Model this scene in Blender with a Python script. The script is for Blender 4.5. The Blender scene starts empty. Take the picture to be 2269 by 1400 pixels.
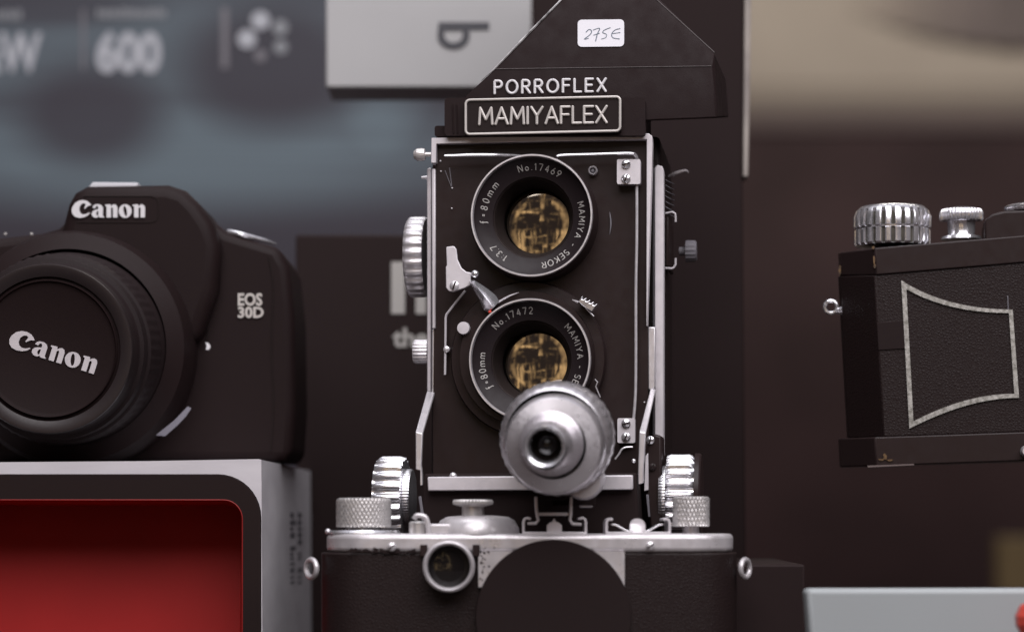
import bpy, bmesh, math, random
from mathutils import Vector, Matrix
random.seed(7)
S = bpy.context.scene
COL = S.collection
R = math.radians

# ------------------------------------------------------------------ camera
LENS = 85.0
CZ = 0.078                      # camera height above the shelf
K = 36.0 / LENS / 2269.0        # metres per photo pixel per metre of depth
HX, HY = 1134.5, 1155.0         # where the level line of sight meets the photo
cd = bpy.data.cameras.new("camera"); cam = bpy.data.objects.new("camera", cd); COL.objects.link(cam)
cam.location = (0, 0, CZ); cam.rotation_euler = (R(90), 0, 0)
cd.lens = LENS; cd.sensor_width = 36.0; cd.sensor_fit = 'HORIZONTAL'
cd.shift_y = (HY - 700.0) / 2269.0
cd.clip_start = 0.01; cd.clip_end = 50
cd.dof.use_dof = True; cd.dof.focus_distance = 0.836; cd.dof.aperture_fstop = 7.0; cd.dof.aperture_blades = 9
S.camera = cam

# ------------------------------------------------------------------ world: dim surround, with a glowing timber pattern added for the lenses to reflect
W = bpy.data.worlds.new("World"); S.world = W; W.use_nodes = True
nt = W.node_tree; nt.nodes.clear()
def wn(t, **kw):
    n = nt.nodes.new(t)
    for k, v in kw.items(): setattr(n, k, v)
    return n
def wm(op, a, b=None, c=None):
    n = wn('ShaderNodeMath', operation=op)
    for i, v in enumerate((a, b, c)):
        if v is None: continue
        if isinstance(v, (int, float)): n.inputs[i].default_value = v
        else: nt.links.new(v, n.inputs[i])
    return n.outputs[0]
tc = wn('ShaderNodeTexCoord'); sx = wn('ShaderNodeSeparateXYZ'); nt.links.new(tc.outputs['Generated'], sx.inputs[0])
X, Y, Z = sx.outputs
den = wm('MAXIMUM', wm('MULTIPLY', Y, -1.0), 0.08)
U = wm('MULTIPLY', wm('ADD', wm('DIVIDE', X, den), 0.236), 3.7); V = wm('MULTIPLY', wm('SUBTRACT', wm('DIVIDE', Z, den), 0.10), 3.7)
def warp(su, amp, seed):
    cb = wn('ShaderNodeCombineXYZ'); nt.links.new(wm('MULTIPLY', U, su), cb.inputs[0]); nt.links.new(wm('MULTIPLY', V, su), cb.inputs[1]); cb.inputs[2].default_value = seed
    n = wn('ShaderNodeTexNoise'); n.inputs['Scale'].default_value = 1.0; n.inputs['Detail'].default_value = 4; nt.links.new(cb.outputs[0], n.inputs['Vector'])
    sp = wn('ShaderNodeSeparateXYZ'); nt.links.new(n.outputs['Color'], sp.inputs[0])
    return wm('MULTIPLY_ADD', wm('SUBTRACT', sp.outputs[0], .5), amp, U), wm('MULTIPLY_ADD', wm('SUBTRACT', sp.outputs[1], .5), amp, V)
U, V = warp(1.6, .16, 3.0)
U, V = warp(6.0, .025, 11.0)
def band(v, c, w, soft=0.015):
    d = wm('ABSOLUTE', wm('SUBTRACT', v, c))
    n = wn('ShaderNodeMapRange'); n.inputs[1].default_value = w + soft; n.inputs[2].default_value = w; n.inputs[3].default_value = 0; n.inputs[4].default_value = 1
    nt.links.new(d, n.inputs[0]); return n.outputs[0]
def streak(su, sv, lo, hi, seed):
    cb = wn('ShaderNodeCombineXYZ'); nt.links.new(wm('MULTIPLY', U, su), cb.inputs[0]); nt.links.new(wm('MULTIPLY', V, sv), cb.inputs[1]); cb.inputs[2].default_value = seed
    n = wn('ShaderNodeTexNoise'); n.inputs['Scale'].default_value = 1.0; n.inputs['Detail'].default_value = 3; nt.links.new(cb.outputs[0], n.inputs['Vector'])
    m = wn('ShaderNodeMapRange'); m.inputs[1].default_value = lo; m.inputs[2].default_value = hi; nt.links.new(n.outputs[0], m.inputs[0]); return m.outputs[0]
up = band(V, 0.75, 0.55, .05)
post = wm('MULTIPLY', band(U, 0.12, 0.06), up)
beam = wm('MULTIPLY', band(wm('ADD', V, wm('MULTIPLY', U, 0.10)), 0.44, 0.03), band(U, -0.1, 0.65, .15))
rad = wm('SQRT', wm('ADD', wm('MULTIPLY', U, U), wm('MULTIPLY', V, V)))
arch = wm('MULTIPLY', band(rad, 0.86, 0.03, .08), wm('GREATER_THAN', wm('ABSOLUTE', U), 0.42))
low = wm('MULTIPLY', band(V, -0.70, 0.5, .15), wm('MAXIMUM', streak(11, 1.1, .5, .60, 1.3), wm('MULTIPLY', streak(2.2, 8, .58, .66, 4.1), .7)))
mid = wm('MAXIMUM', wm('MULTIPLY', streak(2, 7, .55, .8, 8.2), .5), wm('MULTIPLY', streak(9, 2, .58, .8, 15.2), .5))
pat = wm('MINIMUM', wm('MAXIMUM', wm('MAXIMUM', wm('MAXIMUM', post, beam), wm('MAXIMUM', arch, low)), mid), 1.0)
pat = wm('MULTIPLY', pat, wm('MULTIPLY', wm('LESS_THAN', Y, -0.12), wm('MULTIPLY', band(U, 0, 1.0, .15), band(V, 0, 1.05, .15))))
pat = wm('MULTIPLY', pat, wm('MULTIPLY', streak(1.5, 1.8, .36, .58, 23.0), streak(10, 1.5, .25, .6, 33.0)))
mix = wn('ShaderNodeMix', data_type='RGBA')
nt.links.new(pat, mix.inputs['Factor'])
zr_ = wn('ShaderNodeMapRange'); zr_.interpolation_type = 'SMOOTHSTEP'; zr_.inputs[1].default_value = .62; zr_.inputs[2].default_value = .92; nt.links.new(Z, zr_.inputs[0])
sky = wn('ShaderNodeMix', data_type='RGBA'); sky.inputs['A'].default_value = (0.070, 0.056, 0.056, 1); sky.inputs['B'].default_value = (0.55, 0.54, 0.60, 1); nt.links.new(zr_.outputs[0], sky.inputs['Factor'])
zl_ = wn('ShaderNodeMapRange'); zl_.interpolation_type = 'SMOOTHSTEP'; zl_.inputs[1].default_value = .0; zl_.inputs[2].default_value = -.35; nt.links.new(Z, zl_.inputs[0])
gr = wn('ShaderNodeMix', data_type='RGBA'); nt.links.new(sky.outputs['Result'], gr.inputs['A']); gr.inputs['B'].default_value = (0.060, 0.042, 0.040, 1); nt.links.new(zl_.outputs[0], gr.inputs['Factor'])
nt.links.new(gr.outputs['Result'], mix.inputs['A']); mix.inputs['B'].default_value = (2.2, 1.55, 0.84, 1)
bg = wn('ShaderNodeBackground'); bg.inputs[1].default_value = 1.0; nt.links.new(mix.outputs['Result'], bg.inputs[0])
wo = wn('ShaderNodeOutputWorld'); nt.links.new(bg.outputs[0], wo.inputs[0])

# ------------------------------------------------------------------ lamps: daylight through the top of the shop window, plus an added fill behind
def area(name, loc, target, sx_, sy_, power, color):
    l = bpy.data.lights.new(name, 'AREA'); l.shape = 'RECTANGLE'; l.size = sx_; l.size_y = sy_; l.energy = power; l.color = color
    o = bpy.data.objects.new(name, l); COL.objects.link(o); o.location = loc
    o.rotation_euler = (Vector(target) - Vector(loc)).to_track_quat('-Z', 'Y').to_euler(); return o
area("window_light", (0.26, -0.14, CZ + 1.10), (0.0, 0.86, CZ + 0.02), 1.9, 1.10, 30.0, (1.0, 0.968, 0.995))
area("overhead_light", (-0.10, 0.72, CZ + 1.15), (0.0, 0.85, CZ), 0.9, 0.5, 3.6, (0.98, 0.98, 1.0))
area("backdrop_fill", (0.9, 4.0, 3.0), (0.7, 5.6, 0.8), 1.6, 1.0, 55.0, (1.0, 0.94, 0.86))  # added fill without a visible fixture, brightens the beige board

S.view_settings.view_transform = 'Standard'; S.view_settings.look = 'None'
S.view_settings.exposure = 0; S.view_settings.gamma = 1; S.view_settings.use_curve_mapping = False
S.cycles.use_denoising = True
S.cycles.max_bounces = 8; S.cycles.caustics_reflective = False; S.cycles.sample_clamp_indirect = 6

# ------------------------------------------------------------------ materials
def mat(name, col, rough=0.5, metal=0.0, spec=0.5, bump=0.0, bscale=800.0, var=0.0, vscale=60.0, col2=None, rvar=0.0, coat=0.0, aniso=0.0, kind='noise', stretch=(1, 1, 1)):
    m = bpy.data.materials.new(name); m.use_nodes = True; t = m.node_tree; b = t.nodes['Principled BSDF']
    b.inputs['Base Color'].default_value = (*col, 1); b.inputs['Roughness'].default_value = rough; b.inputs['Metallic'].default_value = metal
    b.inputs['Specular IOR Level'].default_value = spec; b.inputs['Coat Weight'].default_value = coat
    c = t.nodes.new('ShaderNodeTexCoord'); mp = t.nodes.new('ShaderNodeMapping'); mp.inputs['Scale'].default_value = stretch
    t.links.new(c.outputs['Object'], mp.inputs[0])
    if var or col2:
        n = t.nodes.new('ShaderNodeTexNoise'); n.inputs['Scale'].default_value = vscale; n.inputs['Detail'].default_value = 6; t.links.new(mp.outputs[0], n.inputs['Vector'])
        r = t.nodes.new('ShaderNodeMapRange'); r.inputs[1].default_value = 0.35; r.inputs[2].default_value = 0.7; t.links.new(n.outputs[0], r.inputs[0])
        x = t.nodes.new('ShaderNodeMix'); x.data_type = 'RGBA'; c2 = col2 or tuple(v * (1 - var) for v in col)
        x.inputs['A'].default_value = (*col, 1); x.inputs['B'].default_value = (*c2, 1); t.links.new(r.outputs[0], x.inputs['Factor']); t.links.new(x.outputs['Result'], b.inputs['Base Color'])
    if rvar:
        n = t.nodes.new('ShaderNodeTexNoise'); n.inputs['Scale'].default_value = vscale * 2.3; n.inputs['Detail'].default_value = 7; t.links.new(mp.outputs[0], n.inputs['Vector'])
        r = t.nodes.new('ShaderNodeMapRange'); r.inputs[1].default_value = .3; r.inputs[2].default_value = .7; r.inputs[3].default_value = max(0.02, rough - rvar); r.inputs[4].default_value = min(1, rough + rvar)
        t.links.new(n.outputs[0], r.inputs[0]); t.links.new(r.outputs[0], b.inputs['Roughness'])
    if bump:
        if kind == 'leather':
            n = t.nodes.new('ShaderNodeTexVoronoi'); n.feature = 'DISTANCE_TO_EDGE'; n.inputs['Scale'].default_value = bscale
        else:
            n = t.nodes.new('ShaderNodeTexNoise'); n.inputs['Scale'].default_value = bscale; n.inputs['Detail'].default_value = 4
        t.links.new(mp.outputs[0], n.inputs['Vector'])
        bp = t.nodes.new('ShaderNodeBump'); bp.inputs['Strength'].default_value = bump; bp.inputs['Distance'].default_value = 0.0004
        t.links.new(n.outputs[0], bp.inputs['Height']); t.links.new(bp.outputs[0], b.inputs['Normal'])
    if aniso:
        b.inputs['Anisotropic'].default_value = aniso
        tg = t.nodes.new('ShaderNodeTangent'); tg.direction_type = 'RADIAL'; tg.axis = 'Y'; t.links.new(tg.outputs[0], b.inputs['Tangent'])
    return m
M = {}
BK = (0.0255, 0.0163, 0.0163)
M['black'] = mat('black_enamel', BK, .34, spec=.22, bump=.05, bscale=1500, rvar=.06, vscale=120)
M['crackle'] = mat('black_crackle_paint', (0.0195, 0.0118, 0.0121), .6, spec=.12, bump=.16, bscale=2600, rvar=.1, vscale=90)
M['matte'] = mat('matte_black', (0.0186, 0.0112, 0.0111), .75, spec=.15, bump=.05, bscale=1200)
M['deep'] = mat('deep_black', (0.020, 0.0135, 0.013), .7, spec=.15)
M['leather'] = mat('black_leather', (0.0172, 0.0102, 0.0101), .46, spec=.22, bump=.5, bscale=1000, kind='leather')
M['plastic'] = mat('dark_plastic', (0.0165, 0.0096, 0.0098), .52, spec=.12, bump=.12, bscale=2200)
M['rubber'] = mat('dark_rubber', (0.0167, 0.0105, 0.0110), .6, spec=.16, bump=.1, bscale=1800)
M['chrome'] = mat('satin_chrome', (0.80, 0.77, 0.80), .34, .6, rvar=.06, vscale=220, bump=.03, bscale=3000, var=.12)
M['satin'] = mat('matte_chrome', (0.74, 0.70, 0.735), .42, .25, spec=.6, bump=.08, bscale=3500, var=.1, vscale=300)
M['bright'] = mat('polished_chrome', (0.86, 0.85, 0.89), .2, .85, rvar=.06, vscale=160)
M['brushed'] = mat('turned_aluminium', (0.74, 0.71, 0.74), .31, .85, aniso=.7, rvar=.05, vscale=300)
M['knurl'] = mat('knurled_nickel', (0.70, 0.67, 0.665), .36, .5, rvar=.08, vscale=300, var=.15)
M['wornplate'] = mat('worn_nickel_plate', (0.67, 0.635, 0.655), .36, .4, rvar=.12, vscale=130, var=.25, bump=.04, bscale=900)
M['wornedge'] = mat('worn_paint_edge', (0.62, 0.6, 0.6), .4, .7, col2=(0.05, 0.04, 0.04), vscale=240)
M['oldline'] = mat('aged_silver_line', (0.50, 0.48, 0.45), .55, .3, col2=(0.20, 0.19, 0.165), vscale=700, bump=.3, bscale=1800)
M['letter'] = mat('white_paint', (0.74, 0.72, 0.74), .5)
M['dimletter'] = mat('worn_white_engraving', (0.50, 0.48, 0.46), .55)
M['paleletter'] = mat('tan_white_paint', (0.60, 0.56, 0.53), .45, .2)
M['sticker'] = mat('white_paper', (0.66, 0.65, 0.69), .6, var=.04)
M['ink'] = mat('blue_grey_ink', (0.12, 0.15, 0.19), .5)
M['card'] = mat('white_card', (0.43, 0.425, 0.43), .6, var=.06, vscale=20)
M['carton'] = mat('white_cardboard', (0.66, 0.63, 0.66), .6, col2=(0.56, 0.53, 0.56), vscale=30, bump=.06, bscale=500, stretch=(1, 1, 3))
M['boxblack'] = mat('black_carton', (0.0207, 0.0125, 0.0125), .6, spec=.1)
M['cartonblack'] = mat('black_carton_print', (0.0216, 0.0131, 0.0129), .6, spec=.12)
M['grime'] = mat('groove_grime', (0.085, 0.075, 0.058), .6, .3, var=.5, vscale=400)
M['gloss'] = mat('glossy_black_ring', (0.0255, 0.0187, 0.0195), .36, spec=.3, rvar=.05, vscale=500)
M['redprint'] = mat('red_shade_recess', (0.365, 0.0190, 0.0185), .5, spec=.15, var=.12, vscale=25)
M['redlip'] = mat('red_lip', (0.27, 0.018, 0.017), .4, spec=.3)
M['frontblack'] = mat('black_front_border', (0.0187, 0.0111, 0.0107), .6, spec=.12)
M['reddot'] = mat('red_paint', (0.75, 0.07, 0.04), .45)
M['redplastic'] = mat('red_plastic', (0.60, 0.07, 0.05), .35, var=.1)
M['greyblock'] = mat('pale_blue_grey_block', (0.36, 0.385, 0.395), .6, var=.05, vscale=14)
M['shelf'] = mat('dark_shelf', (0.035, 0.025, 0.024), .4, var=.2, vscale=20)
M['brown'] = mat('dark_brown_wall', (0.0935, 0.0541, 0.0566), .8, var=.4, vscale=2.2)
M['beige'] = mat('beige_board', (0.45, 0.395, 0.335), .8, col2=(0.27, 0.225, 0.19), vscale=1.1)
M['mauve'] = mat('mauve_tone', (0.16, 0.12, 0.12), .9, var=.5, vscale=3)
M['yellow'] = mat('ochre_card', (0.20, 0.14, 0.06), .7)
M['greyink'] = mat('grey_print', (0.17, 0.16, 0.18), .6)
M['darkink'] = mat('dark_slate_print', (0.055, 0.055, 0.065), .6)
M['whiteprint'] = mat('white_print', (0.43, 0.44, 0.48), .6)
M['fadeprint'] = mat('faded_white_print', (0.24, 0.25, 0.27), .6)
M['dimprint'] = mat('pale_cream_print', (0.42, 0.40, 0.38), .6)
M['brass'] = mat('worn_brass', (0.19, 0.11, 0.05), .5, .4, col2=(0.05, .035, .025), vscale=900)
M['copper'] = mat('copper_ring', (0.62, 0.50, 0.47), .3, 1.0)
def glass_coat(name, tint):
    m = mat(name, tint, .03, 1.0); return m
M['lensglass'] = glass_coat('amber_coated_glass', (0.30, 0.26, 0.21))
M['darkglass'] = mat('dark_glass', (0.01, 0.008, 0.008), .08, spec=.5)

# ------------------------------------------------------------------ geometry helpers
CAM = Vector((0, 0, CZ))
class Frame:
    """an oriented plane in the place: U right, V up, N away from the viewer"""
    def __init__(s, px, py, d, yaw=0.0, roll=0.0):
        s.N = Vector((math.sin(R(yaw)), math.cos(R(yaw)), 0)); s.U = Vector((math.cos(R(yaw)), -math.sin(R(yaw)), 0)); s.V = Vector((0, 0, 1))
        if roll:
            q = Matrix.Rotation(R(roll), 3, s.N); s.U = q @ s.U; s.V = q @ s.V
        s.O = CAM + Vector(((px - HX) * K * d, d, (HY - py) * K * d)); s.d = d
    def P(s, px, py, n=0.0):
        r = Vector(((px - HX) * K, 1, (HY - py) * K))
        return CAM + r * (((s.O + s.N * n - CAM).dot(s.N)) / r.dot(s.N))
    def m(s, px, n=0.0): return px * K * (s.d + n)
class MB:
    def __init__(s): s.v = []; s.f = []
    def add(s, vs, fs):
        o = len(s.v); s.v += [Vector(v) for v in vs]; s.f += [tuple(i + o for i in f) for f in fs]; return s
    def prism(s, pts, vec):
        n = len(pts); vec = Vector(vec)
        return s.add(list(pts) + [Vector(p) + vec for p in pts], [tuple(range(n)), tuple(range(2 * n - 1, n - 1, -1))] + [(i, i + n, (i + 1) % n + n, (i + 1) % n) for i in range(n)])
    def box(s, F, x0, y0, x1, y1, n0, n1):
        return s.prism([F.P(x0, y1, n0), F.P(x1, y1, n0), F.P(x1, y0, n0), F.P(x0, y0, n0)], F.N * (n1 - n0))
    def poly(s, F, pts, n0, n1):
        return s.prism([F.P(x, y, n0) for x, y in pts], F.N * (n1 - n0))
    def tube(s, pts, r, sides=8, closed=False, caps=True):
        pts = [Vector(p) for p in pts]; n = len(pts); rr = r if isinstance(r, (list, tuple)) else [r] * n
        up = None; vs = []; fs = []
        for i, p in enumerate(pts):
            a = pts[(i - 1) % n] if (closed or i > 0) else p; b = pts[(i + 1) % n] if (closed or i < n - 1) else p
            t = (b - a).normalized()
            if up is None: up = t.orthogonal().normalized()
            up = (up - t * up.dot(t)); up = up.normalized() if up.length > 1e-6 else t.orthogonal().normalized()
            w = t.cross(up)
            for k in range(sides):
                an = 2 * math.pi * k / sides; vs.append(p + (up * math.cos(an) + w * math.sin(an)) * rr[i])
        for i in range(n if closed else n - 1):
            j = (i + 1) % n
            for k in range(sides): fs.append((i * sides + k, i * sides + (k + 1) % sides, j * sides + (k + 1) % sides, j * sides + k))
        if caps and not closed: fs.append(tuple(range(sides - 1, -1, -1))); fs.append(tuple((n - 1) * sides + k for k in range(sides)))
        return s.add(vs, fs)
    def lathe(s, c, ax, prof, seg=64, mod=None, closed=False):
        ax = Vector(ax).normalized(); e1 = ax.cross(Vector((0, 0, 1)))
        e1 = e1.normalized() if e1.length > 1e-4 else Vector((1, 0, 0)); e2 = ax.cross(e1); vs = []; fs = []; rows = []
        for j, (r, h) in enumerate(prof):
            if r < 1e-7: rows.append([len(vs)]); vs.append(Vector(c) + ax * h); continue
            row = []
            for k in range(seg):
                a = 2 * math.pi * k / seg; q = r * (mod(a, j) if mod else 1)
                row.append(len(vs)); vs.append(Vector(c) + ax * h + (e1 * math.cos(a) + e2 * math.sin(a)) * q)
            rows.append(row)
        n = len(rows)
        for j in range(n if closed else n - 1):
            a, b = rows[j], rows[(j + 1) % n]
            for k in range(seg):
                k2 = (k + 1) % seg
                if len(a) == 1 and len(b) == 1: break
                if len(a) == 1: fs.append((a[0], b[k2], b[k]))
                elif len(b) == 1: fs.append((a[k], a[k2], b[0]))
                else: fs.append((a[k], a[k2], b[k2], b[k]))
        return s.add(vs, fs)
    def ball(s, c, r, seg=16, rings=10, ax=(0, 1, 0), squash=1.0):
        return s.lathe(c, ax, [(r * math.sin(math.pi * i / rings) if 0 < i < rings else 0, -r * squash * math.cos(math.pi * i / rings)) for i in range(rings + 1)], seg)
    def fill(s, F, loops, n0, depth, bez=False):
        """filled outline with holes: loops of (px,py) on the plane n0 of F, given thickness"""
        cu = bpy.data.curves.new('outline', 'CURVE'); cu.dimensions = '2D'; cu.fill_mode = 'BOTH'; cu.extrude = 0.5
        for lp in loops:
            sp = cu.splines.new('POLY'); sp.points.add(len(lp) - 1); sp.use_cyclic_u = True
            for q, (x, y) in zip(sp.points, lp): q.co = (x / 100, -y / 100, 0, 1)
        ob = bpy.data.objects.new('outline', cu); me = ob.to_mesh()
        vs = [F.P(v.co.x * 100, -v.co.y * 100, n0) + F.N * (depth * (0.5 - v.co.z)) for v in me.vertices]
        fs = [tuple(p.vertices) for p in me.polygons]; s.add(vs, fs); ob.to_mesh_clear()
        bpy.data.objects.remove(ob); bpy.data.curves.remove(cu); return s
    def text(s, F, body, x, y, h, n0, depth=0.0004, width=None, bold=0.0, ang=0.0, space=1.0, mirror=False):
        """built-in typeface; x,y = left end of the baseline in photo pixels, h = cap height in pixels"""
        cu = bpy.data.curves.new('lettering', 'FONT'); cu.body = body; cu.size = 1.0; cu.extrude = 0.5; cu.offset = bold; cu.space_character = space; cu.resolution_u = 3
        ob = bpy.data.objects.new('lettering', cu); COL.objects.link(ob)
        bpy.context.view_layer.update()
        dg = bpy.context.evaluated_depsgraph_get(); me = bpy.data.meshes.new_from_object(ob.evaluated_get(dg))
        xs = [v.co.x for v in me.vertices]; wx = max(xs) - min(xs); sc = h / 0.70; sw = (width / wx) if width else sc
        ca, sa = math.cos(R(ang)), math.sin(R(ang)); vs = []
        for v in me.vertices:
            a, b = (v.co.x - min(xs)) * sw, v.co.y * sc
            vs.append(F.P(x + a * ca - b * sa, y - a * sa - b * ca, n0) + F.N * (depth * (0.5 - v.co.z)))
        s.add(vs, [tuple(p.vertices) for p in me.polygons]); bpy.data.objects.remove(ob); bpy.data.meshes.remove(me); bpy.data.curves.remove(cu); return s
    def build(s, name, m, parent=None, origin=None, bevel=0.0, smooth=35, seg=2):
        o0 = origin if origin is not None else (ROOT[parent.name] if parent is not None else Vector((0, 0, 0)))
        me = bpy.data.meshes.new(name); me.from_pydata([tuple(v - o0) for v in s.v], [], s.f)
        bm = bmesh.new(); bm.from_mesh(me); bmesh.ops.recalc_face_normals(bm, faces=bm.faces); bm.to_mesh(me); bm.free()
        me.materials.append(M[m] if isinstance(m, str) else m)
        if smooth:
            me.polygons.foreach_set('use_smooth', [True] * len(me.polygons)); me.set_sharp_from_angle(angle=R(smooth))
        o = bpy.data.objects.new(name, me); COL.objects.link(o); ROOT[o.name] = o0
        if parent is not None: o.parent = parent
        else: o.location = o0
        if bevel:
            b = o.modifiers.new('bevel', 'BEVEL'); b.width = bevel; b.segments = seg; b.limit_method = 'ANGLE'; b.angle_limit = R(40); b.harden_normals = False
        return o
ROOT = {}
def tag(o, label, cat, group=None):
    o['label'] = label; o['category'] = cat
    if group: o['group'] = group
    return o
def struct(o): o['kind'] = 'structure'; return o
def thing(name, loc, label, cat, group=None):
    o = bpy.data.objects.new(name, None); o.empty_display_size = .02; COL.objects.link(o); o.location = loc; ROOT[o.name] = Vector(loc)
    return tag(o, label, cat, group)
def rrect(x0, y0, x1, y1, r, k=6):
    out = []
    for cx, cy, a0 in ((x1 - r, y0 + r, -90), (x1 - r, y1 - r, 0), (x0 + r, y1 - r, 90), (x0 + r, y0 + r, 180)):
        for i in range(k + 1):
            a = R(a0 + 90 * i / k); out.append((cx + r * math.cos(a), cy + r * math.sin(a)))
    return out
def ell(cx, cy, rx, ry, n=28, rot=0):
    c, s_ = math.cos(R(rot)), math.sin(R(rot))
    return [(cx + rx * math.cos(2 * math.pi * i / n) * c - ry * math.sin(2 * math.pi * i / n) * s_, cy + rx * math.cos(2 * math.pi * i / n) * s_ + ry * math.sin(2 * math.pi * i / n) * c) for i in range(n)]
def smoothpath(pts, k=5):
    pts = [Vector(p) for p in pts]; out = []
    for i in range(len(pts) - 1):
        p0, p1, p2, p3 = pts[max(i - 1, 0)], pts[i], pts[i + 1], pts[min(i + 2, len(pts) - 1)]
        for j in range(k):
            t = j / k; out.append(.5 * ((2 * p1) + (p2 - p0) * t + (2 * p0 - 5 * p1 + 4 * p2 - p3) * t * t + (3 * p1 - p0 - 3 * p2 + p3) * t ** 3))
    return out + [pts[-1]]
# engraved single-stroke alphabet (unit height)
def _arc(cx, cy, rx, ry, a0, a1, n=10): return [(cx + rx * math.cos(R(a0 + (a1 - a0) * i / n)), cy + ry * math.sin(R(a0 + (a1 - a0) * i / n))) for i in range(n + 1)]
GL = {
 'A': (.74, [[(0, 0), (.37, 1), (.74, 0)], [(.13, .33), (.61, .33)]]),
 'M': (.80, [[(0, 0), (.06, 1), (.40, .30), (.74, 1), (.80, 0)]]),
 'I': (.06, [[(.03, 0), (.03, 1)]]),
 'Y': (.68, [[(0, 1), (.34, .48), (.68, 1)], [(.34, .48), (.34, 0)]]),
 'F': (.52, [[(0, 0), (0, 1), (.52, 1)], [(0, .52), (.46, .52)]]),
 'L': (.50, [[(0, 1), (0, 0), (.50, 0)]]),
 'E': (.54, [[(.54, 1), (0, 1), (0, 0), (.54, 0)], [(0, .52), (.46, .52)]]),
 'X': (.64, [[(0, 0), (.64, 1)], [(0, 1), (.64, 0)]]),
 'P': (.56, [[(0, 0), (0, 1), (.30, 1)] + _arc(.30, .74, .26, .26, 90, -90) + [(0, .48)]]),
 'R': (.60, [[(0, 0), (0, 1), (.30, 1)] + _arc(.30, .74, .26, .26, 90, -90) + [(0, .48)], [(.26, .48), (.60, 0)]]),
 'O': (.84, [_arc(.42, .5, .42, .5, 90, 450, 22)]),
 'o': (.50, [_arc(.25, .28, .25, .28, 90, 450, 16)]),
 'S': (.54, [_arc(.27, .76, .24, .24, 20, 270, 10) + _arc(.27, .26, .26, .26, 90, -150, 10)]),
 'K': (.60, [[(0, 0), (0, 1)], [(.56, 1), (0, .42)], [(.20, .60), (.60, 0)]]),
 'N': (.66, [[(0, 0), (0, 1), (.66, 0), (.66, 1)]]),
 '-': (.40, [[(.04, .45), (.36, .45)]]), '.': (.10, [[(.04, .0), (.07, .05)]]), ' ': (.3, []), ':': (.1, [[(.05, .2), (.05, .26)], [(.05, .65), (.05, .71)]]),
 '=': (.5, [[(.08, .36), (.42, .36)], [(.08, .56), (.42, .56)]]),
 '1': (.22, [[(0, .78), (.16, 1), (.16, 0)]]), '7': (.54, [[(0, 1), (.54, 1), (.2, 0)]]), '4': (.56, [[(.42, 0), (.42, 1), (0, .28), (.56, .28)]]),
 '6': (.54, [[(.44, 1), (.08, .45)] + _arc(.27, .28, .27, .28, 150, 510, 16)]), '9': (.54, [[(.10, 0), (.46, .55)] + _arc(.27, .72, .27, .28, -30, 330, 16)]),
 '2': (.54, [_arc(.27, .73, .25, .27, 170, -30, 9) + [(0, 0), (.54, 0)]]), '3': (.52, [_arc(.25, .76, .22, .24, 150, -90, 9) + _arc(.25, .26, .27, .26, 90, -150, 9)]),
 '8': (.54, [_arc(.27, .75, .22, .25, 90, 450, 14), _arc(.27, .25, .27, .25, 90, 450, 14)]), '0': (.54, [_arc(.27, .5, .27, .5, 90, 450, 18)]),
 'm': (.86, [[(0, 0), (0, .62)], [(0, .42)] + _arc(.21, .40, .21, .22, 170, 0, 6) + [(.42, 0)], [(.42, .42)] + _arc(.64, .40, .22, .22, 170, 0, 6) + [(.86, 0)]]),
 'f': (.42, [_arc(.30, .82, .14, .18, 50, 180, 6) + [(.16, .0)] + _arc(.04, -.02, .12, .16, 0, -110, 5), [(.0, .58), (.34, .58)]]),
}
def stroke_line(mb, body, put, h, gap, rad, sides=6):
    """put(a, b) -> point for a along the baseline and b above it; returns the length used"""
    a = 0.0
    for ch in body:
        w, st = GL[ch]
        for s_ in st:
            run = [s_[0]]
            for i in range(1, len(s_)):
                run.append(s_[i])
                if i < len(s_) - 1:
                    d1 = math.atan2(s_[i][1] - s_[i - 1][1], s_[i][0] - s_[i - 1][0]); d2 = math.atan2(s_[i + 1][1] - s_[i][1], s_[i + 1][0] - s_[i][0])
                    if abs((d2 - d1 + math.pi) % (2 * math.pi) - math.pi) > .7:
                        mb.tube([put(a + x * h, y * h) for x, y in run], rad, sides); run = [s_[i]]
            mb.tube([put(a + x * h, y * h) for x, y in run], rad, sides)
            if sides > 6:
                for x, y in s_[::max(1, len(s_) - 1)] + ([s_[i] for i in range(1, len(s_) - 1)] if len(s_) < 6 else []): mb.ball(put(a + x * h, y * h), rad * 1.0, 10, 6)
        a += w * h + gap
    return a - gap
def stroke_len(body, h, gap): return sum(GL[c][0] * h + gap for c in body) - gap
def ribbed(n, depth, pw=0.55):
    def f(a, j):
        c = math.cos(a * n); return 1 - depth * (0.5 - 0.5 * math.copysign(abs(c) ** pw, c))
    return f
def dome_screw(parent, F, px, py, r, n, ang, name='screw', m='bright'):
    q = F.m(r, n); mb = MB(); c = F.P(px, py, n)
    mb.lathe(c, -F.N, [(q, -.0012), (q, .0002), (q * .82, q * .28), (q * .45, q * .46), (0, q * .52)], 24)
    o = mb.build(name, m, parent)
    d = F.U * math.cos(R(ang)) + F.V * math.sin(R(ang)); w = F.N.cross(d).normalized() * q * .16; t = -F.N * (q * .56)
    MB().prism([c + t + d * q * .9 + w, c + t - d * q * .9 + w, c + t - d * q * .9 - w, c + t + d * q * .9 - w], F.N * q * .3).build('slot', 'deep', o)
    return o
def ground_xy(F, px, n): 
    p = F.P(px, HY, n); return Vector((p.x, p.y, 0))

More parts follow.
